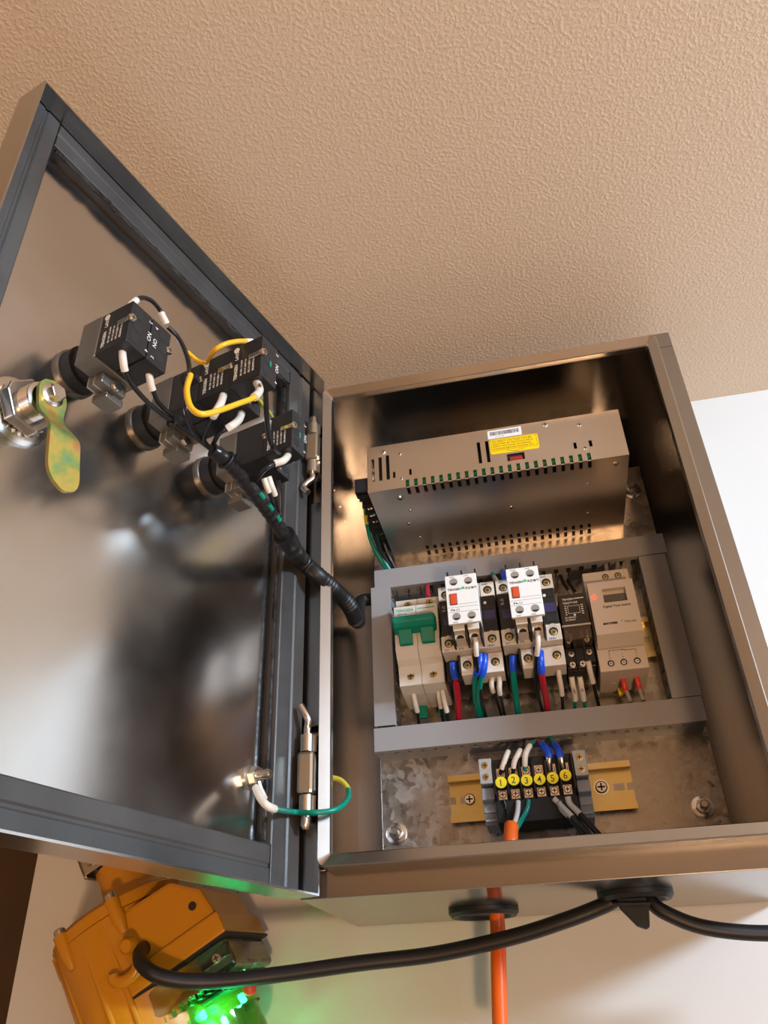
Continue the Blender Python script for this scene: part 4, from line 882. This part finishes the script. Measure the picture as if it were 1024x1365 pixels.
wire('wire', 'yellow wire arching over the tallest contact stack', 'y1', 1.5, W_YEL, [SL(0, .12, 1.7)])
wire('wire', 'short yellow wire end beside the black cable tie', 'y2', 1.4, W_YEL)
wire('wire', 'yellow wire hooking under the tallest stack with a sleeve marked 14V+', 'y3', 1.5, W_YEL, [SL(.70, 1, 2.2)])
wire('wire', 'black wire with a white sleeve curling left under the tallest stack', 'wa', 1.3, W_BLACK, [SL(0, .38, 2.2)])
wire('wire', 'black wire with a white sleeve curling under the lower column of the tallest stack', 'wb', 1.3, W_BLACK, [SL(0, .48, 2.2)])
wire('wire', 'black wire hanging from the tallest stack to the last one', 'bk3', 1.5, W_BLACK)
wire('wire', 'black wire with a looped white sleeve under the last switch', 'wc', 1.3, W_BLACK, [SL(0, .55, 2.3)])
wire('wire', 'short yellow wire behind the last switch', 'y4', 1.3, W_YG)
wire('wire', 'black wire with a long white sleeve below the last switch', 'wd', 1.2, W_BLACK, [SL(0, .5, 2.0)])
wire('wire', 'black wire with a short white sleeve left of the long one below the last switch', 'we', 1.2, W_BLACK, [SL(0, .35, 1.8)])
wire('wire', 'plain black wire below the last switch, against the gasket', 'wf', 1.4, W_BLACK)
def tie(label, p, ax, r_):
    t = empty('cable_tie', label, 'cable tie', p)
    ax = Vector(ax).normalized(); u = ax.orthogonal().normalized(); v = ax.cross(u)
    pts = [u * math.cos(2 * math.pi * k / 20) * r_ + v * math.sin(2 * math.pi * k / 20) * r_ for k in range(21)]
    obj('band', sweep(bmesh.new(), pts, .9, 6, cap=False), BLACKM, t, True)
    obj('head', B((r_ - 1.6, r_ + 2.6, -2, 2, -1.8, 1.8)), BLACKM, t, bevel=.4)
def mid(key, t_): return sub([Vector(p) for p in spline(WP[key])], 0, 1)[0] if t_ == 0 else sub([Vector(p) for p in spline(WP[key])], 0, t_)[-1]
def dirn(key, t_): return mid(key, t_ + .03) - mid(key, t_ - .03)
tie('black cable tie on the two wires below the first switch', mid('s1a', .62), dirn('s1a', .62), 3.2)
tie('black cable tie around the bowing wire beside the tallest stack', mid('s1d', .36), dirn('s1d', .36), 3.4)
tie('black cable tie at the start of the taped harness', mid('har', .05), dirn('har', .05), 5.4)

# ================================================================ grommets under the enclosure
def grommet(label, x, y, rr_):
    t = empty('rubber_grommet', label, 'grommet', (x, y, 0))
    obj('ring', lathe(bmesh.new(), [(rr_ - 7, -2.2), (rr_ - 5, -4.6), (rr_ - 2, -4.8), (rr_, -2.6), (rr_, -.1), (rr_ - 7, -.1)], axis='z', n=40, cap=False), RUBBER, t, True)
    obj('membrane', lathe(bmesh.new(), [(.5, -1.6), (rr_ - 6.5, -2.4)], axis='z', n=40, cap=True), RUBBER, t, True)
grommet('round black rubber grommet around the orange cable', 99.5, 95, 23.5)
grommet('black rubber grommet where the two black cables meet', 197, 61, 23)
kt = empty('cable_wedge', 'tapered black strap hanging where the two black cables meet', 'strap', (193, 50, -5))
bm = bmesh.new(); prism(bm, [(-9, 1), (9, 1), (9.5, -6), (8, -15.5), (6, -16.5), (1, -14.5), (-7, -5)], -3, 3, 'y'); obj('strap', bm, BLACKM, kt, bevel=.8)
bm = bmesh.new()
sweep(bm, spline([(-9, 6, 0), (-9.5, -3.4, -2), (0, -4.4, -3), (9.5, -3.4, -3), (9.5, 6, -1)], 5), 1.3, 8); obj('strap_band', bm, BLACKM, kt, True)

# ================================================================ yellow beacon below the door
R1 = Matrix(((0.86839116, -0.02508862, -0.49524474), (-0.01379252, 0.99711087, -0.0746973), (0.49568797, 0.07169715, 0.86553623)))
bc = empty('signal_beacon', 'yellow cast metal signal beacon with a clear glowing green lens', 'beacon', (-66.8, 53.7, -8.2), R1)
CX, CY, RR = -80, 44, 47
obj('drum', lathe(bmesh.new(), [(40, -46), (RR - 3, -40), (RR - 1.5, 20), (RR - .5, 53.4)], (CX, CY, 0), 'z', 48), YELP, bc, True)
obj('cover', lathe(bmesh.new(), [(RR, 53.8), (RR, 61), (RR - 3, 64), (34, 67)], (CX + 2, CY, 0), 'z', 48), YELP, bc, True)
NX = CX + 17
obj('neck', lathe(bmesh.new(), [(30, 62), (26, 66), (22, 71), (19.6, 78), (18.8, 84), (18.6, 94), (17, 95.5)], (NX, CY, 0), 'z', 40), YELP, bc, True)
for a in (-178, -118, -88 + 22, 0, 62, 122):
    x_, y_ = CX + (RR - 1) * math.cos(R(a)), CY + (RR - 1) * math.sin(R(a))
    e_ = obj('bolt_lug', lathe(bmesh.new(), [(2.5, 38), (4.8, 48), (5.2, 62)], (x_, y_, 0), 'z', 20), YELP, bc, True)
    obj('bolt', lathe(bmesh.new(), [(3.9, 62), (3.9, 65.5), (3, 66.5)], (x_, y_, 0), 'z', 16), plain('bronze_bolt', (.45, .25, .14), .3, 1.0) if a == -178 else SCREW, e_, True)
for a in (-160, -135, -100, -80): 
    x_, y_ = CX + (RR - 3) * math.cos(R(a)), CY + (RR - 3) * math.sin(R(a)); obj('casting_rib', lathe(bmesh.new(), [(2.4, -38), (2.4, 50)], (x_, y_, 0), 'z', 12), YELP, bc, True)
obj('frame_housing', B((-72, 0, 0, 88, 0, 15)), YELP, bc, bevel=1.8)
bm = bmesh.new(); prism(bm, [(-72, 0), (0, 0), (0, 0), (-6, 8), (-10, 46), (-72, 46)][:2] + [(-2, 14), (-5, 34), (-22, 50), (-74, 52)], 3.4, 84, 'y')
obj('neck_casting', bm, YELP, bc, bevel=2.5)
obj('boss_hole', lathe(bmesh.new(), [(2.8, 0), (2.8, -.4)], (-14, 3.2, 27), 'y', 16), DARK, bc, True)
obj('lower_casting', B((-112, -70, 6, 80, -44, 6)), YELP, bc, bevel=3)
obj('base_plate', B((-118, -66, 2, 84, -52, -44)), BLACKM, bc, bevel=1)
obj('white_tag', B((-120, -100, 0, 3, -50, -28)), LBLW, bc, bevel=.5)
obj('gasket_line', B((-72.4, .4, -.4, 88.4, -1.4, 0)), BLACKM, bc)
ln = obj('lens_block', B((-69, -3, 3, 85, -20, -1.4)), CLEAR, bc, bevel=3)
obj('lens_rib', B(*[(-66 + k * 6, -64 + k * 6, 5, 83, -24, -20) for k in range(10)]), CLEARG, bc, bevel=.6)
obj('lens_barrel', lathe(bmesh.new(), [(27, -22), (27, -58), (24, -62)], (-40, 40, 0), 'z', 40), CLEARG, bc, True)
obj('lens_ring', lathe(bmesh.new(), [(29, -30), (29, -33), (27.2, -33), (27.2, -36), (29, -36), (29, -39)], (-40, 40, 0), 'z', 40, cap=False), CLEAR, bc, True)
obj('reflector', B((-60, -12, 12, 76, -19, -17)), plain('grey_reflector', (.35, .36, .34), .35, .5), bc)
obj('circuit_board', B((-58, -24, 24, 60, -26, -24.5)), PCB, bc)
for x_, y_, z_ in ((-40, 22, -31), (-34, 30, -40), (-50, 26, -36), (-28, 40, -34)):
    obj('green_lamp', lathe(bmesh.new(), [(.3, z_ - 3), (1.5, z_ - 2), (1.6, z_ + 2), (.3, z_ + 3)], (x_, y_, 0), 'z', 14), LEDG, bc, True)
obj('red_knob', lathe(bmesh.new(), [(4, 0), (4.4, -5), (2.4, -8)], (-4, 10, -32), 'z', 16), REDO, bc, True, label='orange red knob')
obj('knob_arm', B((-16, -2, 7, 13, -30, -24)), CLEAR, bc, bevel=1)
screw(bc, (-13, 2.6, -10), 3, SCREW, None, 'lens_screw', 1.6)
obj('cable_boss', lathe(bmesh.new(), [(5, -1), (5, -8), (3.6, -10)], (-58, -2, 27), 'y', 20), YELP, bc, True)
bm = sweep(bmesh.new(), [(-66 + 9 * math.cos(R(a)), -5 + 0 * a, 16 + 6 * math.sin(R(a))) for a in range(-200, 21, 20)], 4, 10); obj('cable_clip', bm, YELP, bc, True)
d_ = bpy.data.lights.new('beacon_glow', 'POINT'); d_.energy = 0.10; d_.color = (0.02, 1.0, 0.30); d_.shadow_soft_size = .006
g_ = bpy.data.objects.new('beacon_glow', d_); COL.objects.link(g_); g_.parent = bc; g_.location = Vector((-40, 16, -66)) * S
# metal coupling and bracket holding the beacon
bk = empty('wall_bracket', 'metal bracket and coupling holding the beacon to the wall', 'bracket', (-66.8, 53.7, -8.2), R1)
obj('coupling', lathe(bmesh.new(), [(14, 95.5), (16, 96.5), (16, 102), (12.5, 103), (12.5, 110)], (NX, CY, 0), 'z', 32), CHROME, bk, True)
obj('locknut', prism(bmesh.new(), circ(NX, CY, 17, 8), 103, 107, 'z'), BLACKM, bk, bevel=.5)
obj('bracket_plate', B((NX - 21, NX + 20, CY - 14, CY + 62, 110, 112.5), (NX - 21, NX - 18.5, CY - 18, CY + 62, 94, 110)), SCREW, bk, bevel=.5)
screw(bk, (NX - 12, CY - 18, 103), 3.6, CHROME, None, 'screw', 2)
obj('bracket_cheek', B((NX - 21, NX + 4, CY - 18, CY - 16, 96, 112)), SCREW, bk, bevel=.5)
obj('bracket_back', B((NX - 18, NX + 20, CY + 60, CY + 62, 90, 112)), STEEL, bk)
# marks printed on two of the marker sleeves
def sleeve_text(name, key, tt_, s_, size, out, flip, off):
    root = [o for o in bpy.data.objects if o.name == name][0]
    c = mid(key, tt_); x = dirn(key, tt_).normalized() * (-1 if flip else 1); z = Vector(out); z = (z - x * z.dot(x)).normalized(); y = z.cross(x)
    text('lettering', s_, size, INK, root, c - Vector(WP[key][0]) + z * off - x * size * .9 - y * size * .36, rotm(x, y), bold=.05)
sleeve_text(NAMES['y3'], 'y3', .84, '14V+', 3.4, (.35, -.85, -.3), False, 2.3)
sleeve_text(NAMES['rl1'], 'rl1', .28, '14V+', 2.4, (0, -1, -.5), False, 2.15)
sleeve_text(NAMES['rl2'], 'rl2', .28, '13-', 2.4, (0, -1, -.5), False, 2.15)
